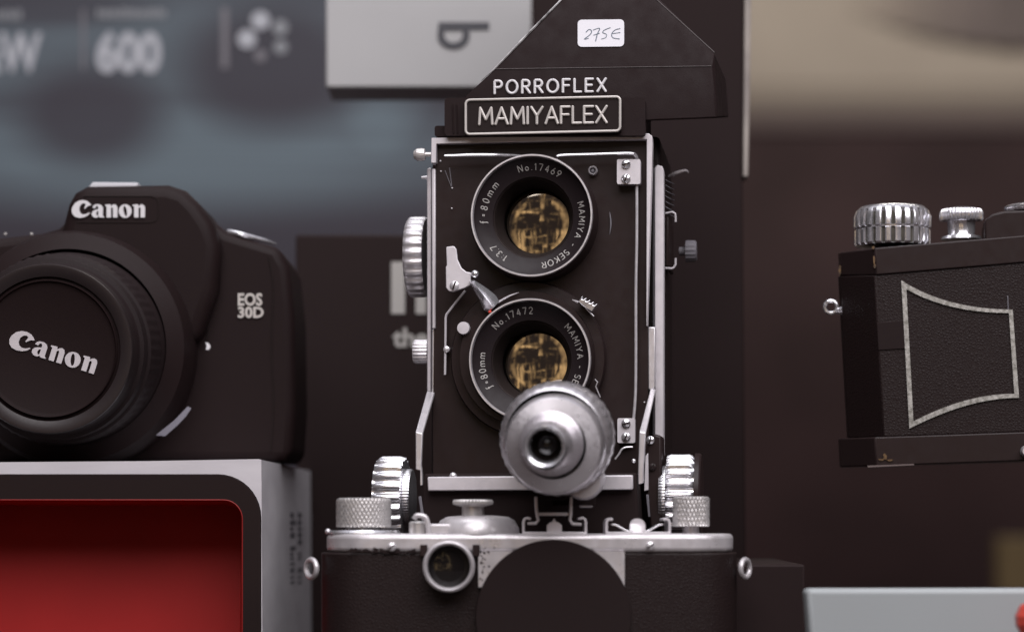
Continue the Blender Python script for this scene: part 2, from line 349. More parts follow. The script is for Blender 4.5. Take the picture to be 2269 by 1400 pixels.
# ------------------------------------------------------------------ setting: shelf and the dim shop behind
sh = MB(); sh.add([(-1.2, .35, -.03), (1.2, .35, -.03), (1.2, 1.35, -.03), (-1.2, 1.35, -.03), (-1.2, .35, 0), (1.2, .35, 0), (1.2, 1.35, 0), (-1.2, 1.35, 0)],
    [(3, 2, 1, 0), (4, 5, 6, 7), (0, 1, 5, 4), (1, 2, 6, 5), (2, 3, 7, 6), (3, 0, 4, 7)])
struct(sh.build('shelf', 'shelf', bevel=.002))
struct(MB().add([(-4, 7.2, -1.2), (5, 7.2, -1.2), (5, 7.2, 4), (-4, 7.2, 4)], [(0, 1, 2, 3)]).build('wall', 'brown'))
struct(MB().add([(-4, 1.3, -1.2), (5, 1.3, -1.2), (5, 7.2, -1.2), (-4, 7.2, -1.2)], [(0, 1, 2, 3)]).build('floor', 'brown'))
FB = Frame(1900, 100, 5.6)
def simple(name, mb, m, label, cat, F, px, n, bevel=.002):
    o = ground_xy(F, px, n); o.z = min(v.z for v in mb.v)
    return tag(mb.build(name, m, None, origin=o, bevel=bevel), label, cat)
wp = thing('beige_board', FB.P(1960, 232, 0), 'broad beige board hanging out of focus in the background at upper right', 'board')
MB().box(FB, 1500, -420, 2420, 192, 0, .05).build('board_panel', 'beige', wp, bevel=.004)
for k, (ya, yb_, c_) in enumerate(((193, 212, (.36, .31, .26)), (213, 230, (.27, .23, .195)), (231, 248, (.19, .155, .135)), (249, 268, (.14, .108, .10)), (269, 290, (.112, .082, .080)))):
    MB().box(FB, 1500, ya, 2420, yb_, 0, .05).build('board_fade_strip', mat('board_fade_strip', c_, .8, var=.15, vscale=2), wp)  # graded strips paint the soft fade from the board into the dark
hc = thing('painted_darkening', FB.P(2300, 130, -.1), 'stepped darker tones painted over the upper right of the beige board', 'painted shade')
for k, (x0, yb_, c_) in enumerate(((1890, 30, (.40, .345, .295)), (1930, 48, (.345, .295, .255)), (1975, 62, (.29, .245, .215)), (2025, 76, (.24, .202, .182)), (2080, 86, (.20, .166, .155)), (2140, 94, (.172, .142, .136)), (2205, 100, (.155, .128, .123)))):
    MB().box(FB, x0, -420, 2600 if k == 6 else x0 + 95, yb_, -.003 - .002 * k, -.002 - .002 * k).build('tone_step', mat('mauve_tone_step', c_, .9, var=.3, vscale=3), hc)  # stepped tones paint the smooth darkening towards the upper right
FY = Frame(2235, 1240, 3.2)
simple('ochre_packet', MB().box(FY, 2212, 1190, 2300, 1320, 0, .03), 'yellow', 'dim ochre packet blurred behind the pale grey block', 'packet', FY, 2250, 0, .002)

# ------------------------------------------------------------------ printed film carton, upper left
FLD = 1.40
def print_material():
    m = bpy.data.materials.new('film_box_print'); m.use_nodes = True; t = m.node_tree; b = t.nodes['Principled BSDF']; b.inputs['Roughness'].default_value = .5; b.inputs['Specular IOR Level'].default_value = .2
    c = t.nodes.new('ShaderNodeTexCoord'); s_ = t.nodes.new('ShaderNodeSeparateXYZ'); t.links.new(c.outputs['Object'], s_.inputs[0])
    def mm(op, a, b_=None, c_=None):
        n = t.nodes.new('ShaderNodeMath'); n.operation = op
        for i, v in enumerate((a, b_, c_)):
            if v is None: continue
            if isinstance(v, (int, float)): n.inputs[i].default_value = v
            else: t.links.new(v, n.inputs[i])
        return n.outputs[0]
    px = mm('MULTIPLY_ADD', s_.outputs[0], 1 / (K * FLD), FILM_X); py = mm('MULTIPLY_ADD', s_.outputs[2], -1 / (K * FLD), FILM_Y)
    def disc(cx, cy, rx, ry, soft):
        a = mm('DIVIDE', mm('SUBTRACT', px, cx), rx); b2 = mm('DIVIDE', mm('SUBTRACT', py, cy), ry)
        r = mm('SQRT', mm('ADD', mm('MULTIPLY', a, a), mm('MULTIPLY', b2, b2)))
        n = t.nodes.new('ShaderNodeMapRange'); n.interpolation_type = 'SMOOTHSTEP'; n.inputs[1].default_value = 1 + soft; n.inputs[2].default_value = 1 - soft; t.links.new(r, n.inputs[0]); return n.outputs[0]
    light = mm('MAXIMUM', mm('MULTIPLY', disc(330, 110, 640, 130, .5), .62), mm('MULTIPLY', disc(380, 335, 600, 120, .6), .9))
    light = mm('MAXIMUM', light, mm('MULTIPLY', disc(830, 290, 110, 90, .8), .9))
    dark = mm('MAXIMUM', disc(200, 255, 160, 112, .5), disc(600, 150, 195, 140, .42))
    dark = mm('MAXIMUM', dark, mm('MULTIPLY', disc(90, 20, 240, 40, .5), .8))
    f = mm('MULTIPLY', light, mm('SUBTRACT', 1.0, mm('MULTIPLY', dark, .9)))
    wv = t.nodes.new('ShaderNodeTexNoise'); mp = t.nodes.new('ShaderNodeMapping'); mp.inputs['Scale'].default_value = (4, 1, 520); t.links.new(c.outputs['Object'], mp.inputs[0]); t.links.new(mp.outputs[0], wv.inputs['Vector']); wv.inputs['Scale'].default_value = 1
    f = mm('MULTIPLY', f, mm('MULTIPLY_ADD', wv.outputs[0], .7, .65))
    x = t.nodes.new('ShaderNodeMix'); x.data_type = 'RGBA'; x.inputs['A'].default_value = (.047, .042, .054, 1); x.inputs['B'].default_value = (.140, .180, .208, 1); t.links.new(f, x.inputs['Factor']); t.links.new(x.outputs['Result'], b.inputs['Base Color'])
    return m
FL = Frame(480, 300, FLD)
o = thing('film_carton', FL.P(400, HY, 0) * 1.0 - Vector((0, 0, CZ)), 'blue grey film carton with white 600 lettering behind the left digital camera', 'film carton')
FILM_X = HX + o.location.x / (K * FLD); FILM_Y = HY + CZ / (K * FLD)
M['filmprint'] = print_material()
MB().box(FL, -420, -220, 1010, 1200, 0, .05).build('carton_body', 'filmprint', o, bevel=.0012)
MB().text(FL, "B&W", -92, 157, 82, -.0006, width=184, bold=.03).build('film_name', 'whiteprint', o)
MB().text(FL, "600", 213, 157, 82, -.0006, width=144, bold=.04).build('film_number', 'whiteprint', o)
mb = MB()
for x0, x1, y in ((-60, 48, 44), (215, 360, 40)):
    x = x0
    while x < x1:
        w = random.uniform(7, 11); mb.box(FL, x, y - random.uniform(16, 22), x + w, y, -.0005, 0); x += w + 4
    mb.build('small_print', 'fadeprint', o); mb = MB()
MB().box(FL, 181, 22, 188, 155, -.0005, 0).build('divider', 'greyink', o); MB().box(FL, 491, 18, 505, 152, -.0005, 0).build('divider', 'greyink', o)
for x, y, r, m_ in ((577, 46, 20, 'whiteprint'), (547, 87, 20, 'whiteprint'), (621, 62, 17, 'fadeprint'), (622, 105, 15, 'fadeprint'), (577, 124, 13, 'greyink')):
    MB().fill(FL, [ell(x, y, r, r)], -.0006, .0006).build('dot', m_, o)

# ------------------------------------------------------------------ white card with a sideways letter
FC = Frame(950, 100, 1.06)
o = thing('letter_box', FC.P(950, 194, 0), 'pale white box printed with a dark sideways letter b beside the finder hood', 'box')
MB().box(FC, 722, -160, 1178, 194, 0, .035).build('box_body', 'card', o, bevel=.0008)
bl = [(972, 50), (1084, 50), (1084, 66), (1040, 67)] + [(1005 + 36 * math.cos(R(a)) , 80 + 30 * math.sin(R(a))) for a in range(0, 181, 15)] + [(969, 78)]
bh = [(985, 68), (1025, 68)] + [(1005 + 20 * math.cos(R(a)), 80 + 15 * math.sin(R(a))) for a in range(0, 181, 20)]
MB().fill(FC, [bl, bh], -.0005, .0005).build('letter', 'darkink', o)
# ------------------------------------------------------------------ black carton with white words behind the knobs
FD = Frame(800, 800, 1.03)
o = thing('black_carton', FD.P(830, HY, 0) - Vector((0, 0, CZ)), 'black carton with blurred white words between the two cameras on the left', 'carton')
zb = HY + CZ / (K * 1.03)
MB().box(FD, 655, 520, 1100, zb, 0, .035).build('carton_body', 'cartonblack', o, bevel=.001)
MB().box(FD, 867, 580, 897, 695, -.0005, 0).build('letter', 'dimprint', o)
MB().fill(FD, [[(921, 695), (921, 604), (944, 604), (946, 612), (958, 603), (976, 602), (990, 612), (990, 695), (967, 695), (967, 628), (958, 622), (944, 630), (944, 695)]], -.0005, .0005).build('letter', 'dimprint', o)
MB().text(FD, "the", 870, 767, 40, -.0005, bold=.03, width=78).build('word', 'dimprint', o)
# ------------------------------------------------------------------ tall black panel with a worn pale edge, behind the finder
FE = Frame(1500, 300, 0.975)
o = thing('black_board', FE.P(1450, HY, 0) - Vector((0, 0, CZ)), 'tall black panel with worn pale right edge behind the twin lens camera', 'panel')
ze = HY + CZ / (K * .975)
MB().poly(FE, [(1182, -260), (1657, -260), (1651, 200), (1646, 400), (1655, ze), (1182, ze)], 0, .012).build('panel_board', 'boxblack', o, bevel=.0006)
mb = MB(); mb.poly(FE, [(1652, -260), (1668, -260), (1662, 200), (1658, 392), (1646, 392), (1648, 200)], -.0015, .0125); mb.build('edge_tape', mat('pale_edge_tape', (.36, .32, .29), .6, col2=(.20, .17, .16), vscale=40), o, bevel=.0005)

# ------------------------------------------------------------------ plinths
FP = Frame(1300, 1250, 0.812)
zt = CZ - (1250 - HY) * K * .812
o = simple('plinth', MB().prism([FP.P(760, 1250), FP.P(1784, 1250), FP.P(1784, 1250) - Vector((0, 0, zt)), FP.P(760, 1250) - Vector((0, 0, zt))], (0.004, .13, 0)), 'boxblack', 'low black plinth under the twin lens camera', 'plinth', FP, 1215, .06, .0008)
FG = Frame(2000, 1305, 0.752)
zg = HY + CZ / (K * .752)
simple('display_block', MB().poly(FG, [(1787, 1304), (2700, 1303), (2700, zg), (1818, zg)], 0, .012), 'greyblock', 'pale blue grey display block at the lower right', 'block', FG, 2200, .05, .0015)
FS = Frame(2450, 1100, 0.86)
simple('stand', MB().box(FS, 2440, 1022, 2680, HY + CZ / (K * .86), .0, .05), 'boxblack', 'black stand holding up the folding camera at the right', 'stand', FS, 2450, .02, .001)

# ------------------------------------------------------------------ red trimmed white box (under the digital camera)
FR = Frame(400, 1020, 0.842, yaw=0.5)
o = thing('white_box', ground_xy(FR, 280, .1), 'white cardboard box with black bordered red front under the digital camera', 'box')
zr = HY + CZ / (K * .842) - 4
xl, xr, yt = -330, 579, 1018
DEP = .235
mb = MB(); top = [(xl, 1026), (60, 1023), (330, 1021), (xr - 6, 1016.5), (xr, 1018)]
mb.fill(FR, [top + [(xr + 4, zr), (xl, zr)], rrect(-230, 1050, 583 - 4, zr - 22, 96, 10)], 0, .0018)
mb.build('front_panel', 'carton', o)
mb = MB()
a, b, c, d = FR.P(xr, 1018, .0018), FR.P(xl, 1026, .0018), FR.P(xl, zr, .0018), FR.P(xr + 4, zr, .0018)
nn = FR.N * DEP
mb.add([a, b, c, d, a + nn, b + nn, c + nn, d + nn], [(0, 1, 5, 4), (1, 2, 6, 5), (2, 3, 7, 6), (3, 0, 4, 7), (4, 5, 6, 7)])
mb.build('box_shell', 'carton', o, smooth=0)
def ring_loft(mb, loops):
    n = len(loops[0]); base = []
    for lp in loops: base += lp
    mb.add(base, [(j * n + i, j * n + (i + 1) % n, (j + 1) * n + (i + 1) % n, (j + 1) * n + i) for j in range(len(loops) - 1) for i in range(n)])
L0 = rrect(-230, 1050, 579, zr - 22, 96, 10); L1 = rrect(-185, 1107, 537, zr - 60, 42, 10)
mb = MB(); ring_loft(mb, [[FR.P(x, y, .0016) for x, y in L0], [FR.P(x, y, -.0012) for x, y in rrect(-228, 1052, 577, zr - 24, 95, 10)], [FR.P(x, y, -.0012) for x, y in L1]]); mb.build('border', 'frontblack', o)
mb = MB(); mb.tube([FR.P(x, y, -.0012) for x, y in L1], FR.m(1.3), 8, closed=True); mb.build('red_lip', 'redlip', o)
L2 = rrect(-160, 1118, 509, zr - 86, 30, 10)
mb = MB(); dep = lambda y: .031 if y < 1150 else .031 - .010 * min(1, (y - 1150) / (zr - 60 - 1150))  # made-up recess, deep enough that its own shade grades the red front
ring_loft(mb, [[FR.P(x, y, -.0010) for x, y in L1], [FR.P(x, y, -.0010) + FR.N * (.004 + dep(y)) for x, y in L2]])
nL = len(L1); mb.add([FR.P(x, y, -.0010) + FR.N * (.004 + dep(y)) for x, y in L2], [tuple(range(nL))])
mb.build('red_shade_recess', 'redprint', o)
mb = MB(); ys = 1135   # smudged vertical print on the side
while ys < 1372:
    h = random.uniform(5, 12)
    for off in (0.098, .128):
        if random.random() < .8:
            p0 = FR.P(xr, 1018, .0018); p0 = p0 + FR.N * off; z0 = CZ - (ys - HY) * K * (.842 + off)
            q = Vector((p0.x + .0003, p0.y, z0)); w = FR.N * random.uniform(.012, .022); hh = Vector((0, 0, -h * K * .95))
            mb.prism([q, q + w, q + w + hh, q + hh], (-.0002, 0, 0))
    ys += h + random.uniform(3, 7)
mb.build('side_print', 'greyink', o)

# ------------------------------------------------------------------ Canon-style wordmark outlines
W_C = [(88, 66), (76, 75), (58, 79), (38, 77), (18, 66), (5, 48), (1, 32), (6, 14), (20, 2), (40, -2), (62, 1), (80, 10), (90, 20), (86, 23), (70, 15), (55, 14), (44, 20), (38, 33), (40, 50), (50, 62), (62, 65), (70, 60), (62, 42), (66, 40), (80, 52), (96, 56)]
W_a = [(6, 44), (10, 54), (22, 60), (38, 60), (50, 55), (56, 45), (56, 8), (62, 3), (62, 0), (40, 0), (37, 6), (27, -1), (13, 0), (3, 9), (2, 20), (9, 30), (21, 35), (34, 38), (34, 48), (29, 53), (23, 51), (19, 42)]
W_ah = [(34, 31), (26, 27), (23, 18), (26, 9), (32, 8), (34, 12)]
W_n = [(0, 58), (0, 53), (7, 50), (7, 0), (28, 0), (28, 43), (34, 47), (38, 42), (38, 0), (59, 0), (59, 46), (54, 56), (44, 60), (35, 57), (28, 50), (25, 60)]
def wordmark(mb, F, x, y, h, n0, depth, ang=0.0, sx=1.0):
    u = h / 78.0; ca, sa = math.cos(R(ang)), math.sin(R(ang))
    def T(lp, dx): return [(x + (px + dx) * u * sx * ca - py * u * sa, y - (px + dx) * u * sx * sa - py * u * ca) for px, py in lp]
    mb.fill(F, [T(W_C, 0)], n0, depth); mb.fill(F, [T(W_a, 96), T(W_ah, 96)], n0, depth); mb.fill(F, [T(W_n, 163)], n0, depth)
    mb.fill(F, [T(ell(260, 29, 31, 31), 0), T(ell(260, 29, 8, 24, rot=12), 0)], n0, depth); mb.fill(F, [T(W_n, 296)], n0, depth)
    return mb

# ------------------------------------------------------------------ digital camera on the white box
FK = Frame(300, 780, 0.905)
ztop = CZ + (HY - 1020) * K * .842 + .0012
yb = HY - (ztop - CZ) / (K * .905)
g = FK.P(250, HY, .02); g.z = ztop
o = thing('digital_camera', g, 'modern black digital reflex camera with capped lens on the white box', 'camera')
body = [(-330, yb), (-330, 560), (-250, 520), (0, 526), (90, 516), (128, 505), (200, 440), (380, 436), (440, 462), (475, 492), (505, 514), (618, 548), (640, 590), (652, 700), (655, 900), (648, yb - 12), (630, yb)]
MB().poly(FK, body, 0, .055).build('body', 'plastic', o, bevel=.0042, seg=4)
hump = [(112, 590), (122, 545), (136, 500), (149, 450), (163, 425), (190, 410), (370, 407), (410, 420), (440, 450), (468, 490), (486, 540), (480, 640), (440, 760), (150, 760)]
MB().poly(FK, hump, -.010, .040).build('prism_housing', 'plastic', o, bevel=.005, seg=4)
wordmark(MB(), FK, 158, 482, 38, -.0107, .0007, 0, 163 / 355 * 78 / 38).build('wordmark', 'letter', o)
MB().poly(FK, [(193, 419), (205, 404), (306, 405), (303, 419)], .004, .03).build('hot_shoe', 'sticker', o, bevel=.0004)
MB().tube(smoothpath([FK.P(505, 513, .004), FK.P(535, 520, .002), FK.P(575, 530, .004), FK.P(612, 541, .008)]), [FK.m(r) for r in (5, 6, 6, 6, 6, 6, 6, 5.5, 5.5, 5, 5, 5, 4.5, 4, 3, 2)], 10).build('strap_lug', 'bright', o)
mb = MB(); mb.text(FK, "EOS", 527, 676, 26, -.0007, .0007, width=54, bold=.03); mb.text(FK, "30D", 527, 703, 23, -.0007, .0007, width=57, bold=.03); mb.build('badge', 'paleletter', o)
MB().fill(FK, [[(455, 758), (460, 759), (465, 764), (466, 770), (462, 775), (456, 774), (458, 766)]], -.011, .0015).build('mount_mark', 'letter', o)
MB().tube([FK.P(x, y, -.0101) for x, y in ((185, 435), (336, 435), (346, 439), (351, 448), (351, 480), (346, 489), (336, 493), (170, 493))], FK.m(1.2), 6).build('flash_seam', 'deep', o)
MB().tube(smoothpath([FK.P(430, 560, -.0006), FK.P(452, 640, -.0006), FK.P(462, 720, -.0004), FK.P(458, 757, -.0004)]), FK.m(1.6), 6).build('seam', 'deep', o)
MB().tube(smoothpath([FK.P(596, 570, -.0002), FK.P(606, 640, -.0003), FK.P(602, 760, -.0003), FK.P(606, 900, -.0003), FK.P(600, 1000, -.0003)]), FK.m(1.8), 6).build('seam', 'deep', o)
# mount, barrel and cap: a common axis straight at the shop window
AX = Vector((0, -1, 0))
def at(px, py, d): return CAM + Vector(((px - HX) * K * d, d, (HY - py) * K * d))
cb = at(168, 776, .895); k9 = K * .895
mb = MB(); mb.lathe(cb, AX, [(k9 * 262, -.012), (k9 * 262, .004), (k9 * 250, .012), (k9 * 214, .016), (k9 * 214, -.012)], 96); mb.build('lens_mount', 'plastic', o)
cf = at(106, 773, .838); k8 = K * .838
L = .057
def grip(a, j): return 1 - .012 * (0.5 - 0.5 * math.copysign(abs(math.cos(a * 60)) ** .5, math.cos(a * 60))) if j in (3, 4) else 1
ax = (cf - cb).normalized(); L = (cf - cb).length
mb = MB(); mb.lathe(cb, ax, [(k9 * 211, .004), (k9 * 211, .016), (k9 * 206, .018), (k9 * 204, .020), (k9 * 204, .036), (k9 * 198, .038), (k9 * 192, .0385), (k9 * 190, .046), (k9 * 182, .0465), (k8 * 189, .048), (k8 * 189, L - .001), (k8 * 188, L - .0004)], 240, mod=grip)
mb.build('lens_barrel', 'rubber', o)
mb = MB(); mb.lathe(cb, ax, [(k8 * 188.6, L - .002), (k8 * 188.4, L - .0006), (k8 * 186, L + .0003), (k8 * 180, L + .0004), (k8 * 163, L - .0006), (k8 * 160, L - .0008), (k8 * 158.5, L - .0026)], 140); mb.build('front_ring', 'gloss', o)
mb = MB(); mb.lathe(cf, ax, [(k8 * 160, -.0022), (k8 * 154, -.0018), (k8 * 152, -.0010), (k8 * 150.5, -.0006), (k8 * 149, -.0008), (k8 * 147.5, -.0014), (k8 * 142, -.0017), (0, -.0017)], 120); cap = mb.build('lens_cap', 'plastic', o)
FCap = Frame(106, 773, .838); FCap.N = -ax; FCap.U = FCap.N.cross(Vector((0, 0, 1))).normalized() * 1.0
wordmark(MB(), FCap, 15, 768, 44, .0013, .0006, -17.5, 202 / 355 * 78 / 44).build('cap_wordmark', 'satin', cap)
FBr = Frame(385, 935, .882)
mb = MB(); mb.add([FBr.P(*q) for q in ((345, 964, .0), (352, 958, .0), (385, 932, .0), (416, 900, .0), (424, 904, .0), (412, 922, .0), (395, 940, .0), (366, 966, .0))], [(0, 1, 2, 7), (2, 6, 7), (2, 3, 5, 6), (3, 4, 5)]); mb.v += [v + Vector((0, .001, 0)) for v in mb.v]
mb.build('lens_badge', mat('grey_blue_label', (.22, .21, .25), .5), o)
MB().lathe(at(20, 600, .9), AX, [(k9 * 14, -.004), (k9 * 14, .004), (k9 * 11, .007), (0, .008)], 24).build('release_button', mat('grey_glow_disc', (.18, .17, .14), .4), o)  # pale disc painted in place of a soft glow, not a real button
for x in (12, 70, 115):
    MB().ball(at(x, 519, .915), .0006, 10, 6).build('dial_mark', 'dimletter', o)

# ------------------------------------------------------------------ twin lens reflex
FM = Frame(1195, 700, 0.843, yaw=7.0)
g = FM.P(1200, 1200, .03); g.z = zt + .0006
o = thing('twin_lens_camera', g, 'black and chrome twin lens reflex camera with prism finder hood in the centre', 'camera')
T = o
sc = FM.m(1)
ybm = lambda n: HY - (zt + .0006 - CZ) / (K * (.843 + n))
MB().poly(FM, [(968, 302), (1462, 302), (1466, 370), (1466, ybm(.012)), (955, ybm(.012)), (955, 380)], .012, .080).build('body', 'leather', T, bevel=.0015)
MB().fill(FM, [[(966, 312), (1434, 302), (1436, 1060), (960, 1060), (960, 880)], ell(1180, 480, 112, 112, 40), ell(1177, 797, 112, 112, 40)], .0, .0118).build('lens_board', 'black', T)
bed = [(940, 1049), (1410, 1047), (1412, 1090), (1420, ybm(-.03)), (925, ybm(-.03)), (935, 1090)]
MB().poly(FM, bed, -.0295, .0118).build('bed', 'matte', T, bevel=.0008)
def xstrip(name, pts, n0, n1, m='chrome', bevel=.0004, par=None): return MB().poly(FM, pts, n0, n1).build(name, m, par or T, bevel=bevel)
# chrome edging of the front standard
frame_trim = xstrip('front_frame', [(955, 361), (956, 306), (1438, 296), (1445, 302), (1446, 318), (1434, 722), (1432, 722), (1433, 309), (967, 319), (966, 361)], -.0030, .003, 'satin')
for pts, n0, n1, m_ in (([(946, 373), (955.5, 371), (955, 870), (946, 866)], .003, .010, 'satin'), ([(956.5, 374), (965, 374), (965, 728), (957, 728)], -.001, .006, 'satin'), ([(957, 729), (964, 729), (963, 869), (956, 872)], .001, .006, 'chrome'),
                        ([(1436, 724), (1452, 724), (1452, 858), (1441, 866), (1436, 860)], .001, .006, 'chrome')):
    xstrip('side_rail', pts, n0, n1, m_)
xstrip('body_edge', [(1450, 372), (1456, 365), (1468, 368), (1471, 378), (1471, 1010), (1462, 1010), (1462, 970), (1450, 968)], .006, .0118, 'satin')
xstrip('body_edge', [(1446.5, 372), (1449.5, 372), (1449.5, 968), (1446.5, 968)], .008, .0116, 'greyink', .0001)
def arm(pa, pb, thick=.0022):
    mb = MB(); n = len(pa); A = [FM.P(*p) for p in pa]; B = [FM.P(*p) for p in pb]; t = FM.N * thick
    vs = A + B + [p + t for p in A] + [p + t for p in B]; fs = []
    for i in range(n - 1):
        fs += [(i, i + 1, n + i + 1, n + i), (2 * n + i, 3 * n + i, 3 * n + i + 1, 2 * n + i + 1), (i, 2 * n + i, 2 * n + i + 1, i + 1), (n + i, n + i + 1, 3 * n + i + 1, 3 * n + i)]
    fs += [(0, n, 3 * n, 2 * n), (n - 1, 3 * n - 1, 4 * n - 1, 2 * n - 1)]; mb.add(vs, fs); return mb
arm([(946, 866, 0), (921, 957, -.029), (921, 1040, -.029), (931, 1042, -.029), (931, 1076, -.029)], [(963, 869, 0), (936, 960, -.029), (933, 1030, -.029), (934, 1035, -.029), (937, 1074, -.029)]).build('arm', 'chrome', T, bevel=.0003)
arm([(1441, 862, 0), (1417, 956, -.029), (1414, 1040, -.029), (1414, 1073, -.029)], [(1453, 862, 0), (1431, 958, -.029), (1426, 1040, -.029), (1426, 1070, -.029)]).build('arm', 'chrome', T, bevel=.0003)
xstrip('bracket', [(1433, 985), (1448, 960), (1466, 965), (1468, 1150), (1470, 1170), (1440, 1170), (1430, 1080)], -.012, .004, 'black', .0008)
dome_screw(T, FM, 1441, 975, 9, -.0125, 80)
dome_screw(T, FM, 1446, 1034, 8, -.0125, 60, m='black')
xstrip('bracket_edge', [(1430, 1010), (1436, 1003), (1437, 1085), (1427, 1088)], -.014, -.0122, 'satin', .0002)
xstrip('cross_bar', [(947, 1056), (1402, 1052), (1402, 1084), (948, 1087)], -.0325, -.0297, 'satin', .0004)
MB().ball(FM.P(1004, 1054, -.031), sc * 8, 14, 8).build('stud', 'chrome', T)
MB().ball(FM.P(1404, 1021, -.029), sc * 5, 12, 8).build('stud', 'bright', T)
xstrip('lower_strut', [(927, 1100), (933, 1098), (945, 1180), (938, 1180)], -.0305, -.0297, 'greyink', .0002)
xstrip('lower_strut', [(1431, 1095), (1437, 1095), (1441, 1145), (1436, 1145)], -.0135, -.0122, 'greyink', .0002)
# focusing knobs and collars
def side_knob(name, x0, x1, cy, r, n, ribs, depth, m, outer_left, par=T, pw=.55):
    xo, xi = (x0, x1) if outer_left else (x1, x0)
    a, b = FM.P(xo, cy, n), FM.P(xi, cy, n); ax_ = (b - a).normalized(); w = (b - a).length; q = FM.m(r, n); ch = min(w * .16, q * .12)
    mb = MB(); mb.lathe(a, FM.U if outer_left else -FM.U, [(0, 0), (q * .80, 0), (q * .90, 0.0), (q * .97, ch * .6), (q, ch * 1.3), (q, w - ch), (q * .97, w), (q * .6, w), (0, w)], ribs * 12, mod=lambda aa, j: ribbed(ribs, depth, pw)(aa, j) if 3 <= j <= 6 else 1)
    return mb.build(name, m, par, smooth=40)
k = side_knob('focus_knob', 838, 899, 1103, 94, -.004, 22, .085, 'bright', True)
side_knob('knob_collar', 897, 915, 1100, 62, -.004, 60, .01, 'bright', True, k)
k = side_knob('focus_knob', 1479, 1541, 1098, 92, -.004, 22, .085, 'bright', False)
side_knob('knob_collar', 1462, 1480, 1098, 66, -.004, 60, .01, 'bright', False, k)
mb = MB(); a = FM.P(1541, 1100, -.003); q = FM.m(95); mb.lathe(a, FM.U, [(0, 0), (q, 0), (q, .0016), (q * .96, .0022), (0, .0022)], 72); mb.build('distance_scale', 'black', k)
side_knob('shutter_knob', 905, 947, 570, 90, .022, 24, .04, 'chrome', True)
side_knob('small_knob', 917, 949, 779, 27, .008, 20, .06, 'chrome', True)
mb = MB(); c = FM.P(930, 343, -.002); rr = sc * 14.5
mb.lathe(c, FM.U, [(0, -rr * .95), (rr * .6, -rr * .88), (rr * .96, -rr * .4), (rr, rr * .3), (rr * .9, rr * .8), (rr * .35, rr * .9), (rr * .35, rr * 1.8)], 64, mod=lambda a, j: 1 - .07 * (j in (1, 2, 3)) * (1 + math.cos(a * 16 + j * 1.7)) / 2); mb.build('thumb_screw', 'knurl', T)
mb = MB(); mb.tube([FM.P(934, 394, .012), FM.P(948, 394, .012)], [sc * 3, sc * 5], 10); mb.build('pin', 'chrome', T)
# lens units
def lens_unit(name, cx, cy, gx, gy, texts):
    c = FM.P(cx, cy, -.012); u = sc
    mb = MB(); mb.lathe(c, -FM.N, [(u * 140, -.0125), (u * 138, -.003), (u * 133.5, -.001)], 120); unit = mb.build(name, 'black', T)
    mb = MB(); mb.lathe(c, -FM.N, [(u * 134, -.0014), (u * 134, .0005), (u * 133, .0010), (u * 130, .0010), (u * 128.6, .0002), (u * 128.4, -.0016)], 140); mb.build('rim', 'chrome', unit)
    mb = MB(); mb.lathe(c, -FM.N, [(u * 128.4, -.0012), (u * 125, -.0016), (u * 121, -.0020), (u * 91, -.0044), (u * 89.5, -.0044), (u * 88.5, -.0050)], 140); mb.build('name_ring', 'ringblack', unit)
    mb = MB(); mb.lathe(c, -FM.N, [(u * 88.6, -.0050), (u * 86, -.0054), (u * 84, -.009), (u * 74, -.0135), (u * 72.5, -.0168)], 120); mb.build('inner_barrel', 'deep', unit)
    ca = FM.P(gx, gy, .0038); q = FM.m(70, .006); Rg = q / math.sin(R(7.2)); hh = Rg * (1 - math.cos(R(7.2)))
    prof = [(Rg * math.sin(R(i * .8)) if i else 0, Rg * (math.cos(R(i * .8)) - 1) + hh) for i in range(9, -1, -1)]
    mb = MB(); mb.lathe(ca, -FM.N, prof, 96); mb.build('glass', 'lensglass', unit, smooth=80)
    mb = MB(); h = u * 13.5
    def put_at(a0):
        def put(a, b):
            rr = 102.5 * u + b; th = R(a0) - a / (107 * u); s_ = (rr / u - 91) / 30
            return c + (FM.U * math.cos(th) + FM.V * math.sin(th)) * rr - FM.N * (-.0044 + .0024 * s_ + .00006)
        return put
    for body_, a0, a1 in texts:
        n_ = len(body_); span = R(a0 - a1) * 107 * u; gap = (span - stroke_len(body_, h, 0)) / (n_ - 1)
        stroke_line(mb, body_, put_at(a0), h, gap, u * 1.15, 5)
    mb.build('lettering', 'dimletter', unit)
    return unit
M['ringblack'] = mat('black_name_ring', (0.0208, 0.0152, 0.0168), .36, spec=.16, rvar=.06, vscale=200)
lens_unit('viewing_lens', 1178, 478, 1193, 495, (("No.17469", 107, 56), ("f=80mm", 187, 137), ("MAMIYA - SEKOR", 16, -79), ("1:3.7", 237, 216)))
mb = MB(); c = FM.P(1172, 797, -.0005); mb.lathe(c, -FM.N, [(sc * 172, -.001), (sc * 172, .003), (sc * 169, .004), (sc * 150, .0042), (sc * 148, .0075), (sc * 120, .0075)], 120); mb.build('shutter_housing', 'black', T)
lens_unit('taking_lens', 1174, 797, 1190, 808, (("No.17472", 138, 88), ("f=80mm", 214, 171), ("MAMIYA - SEKOR", 44, -52)))
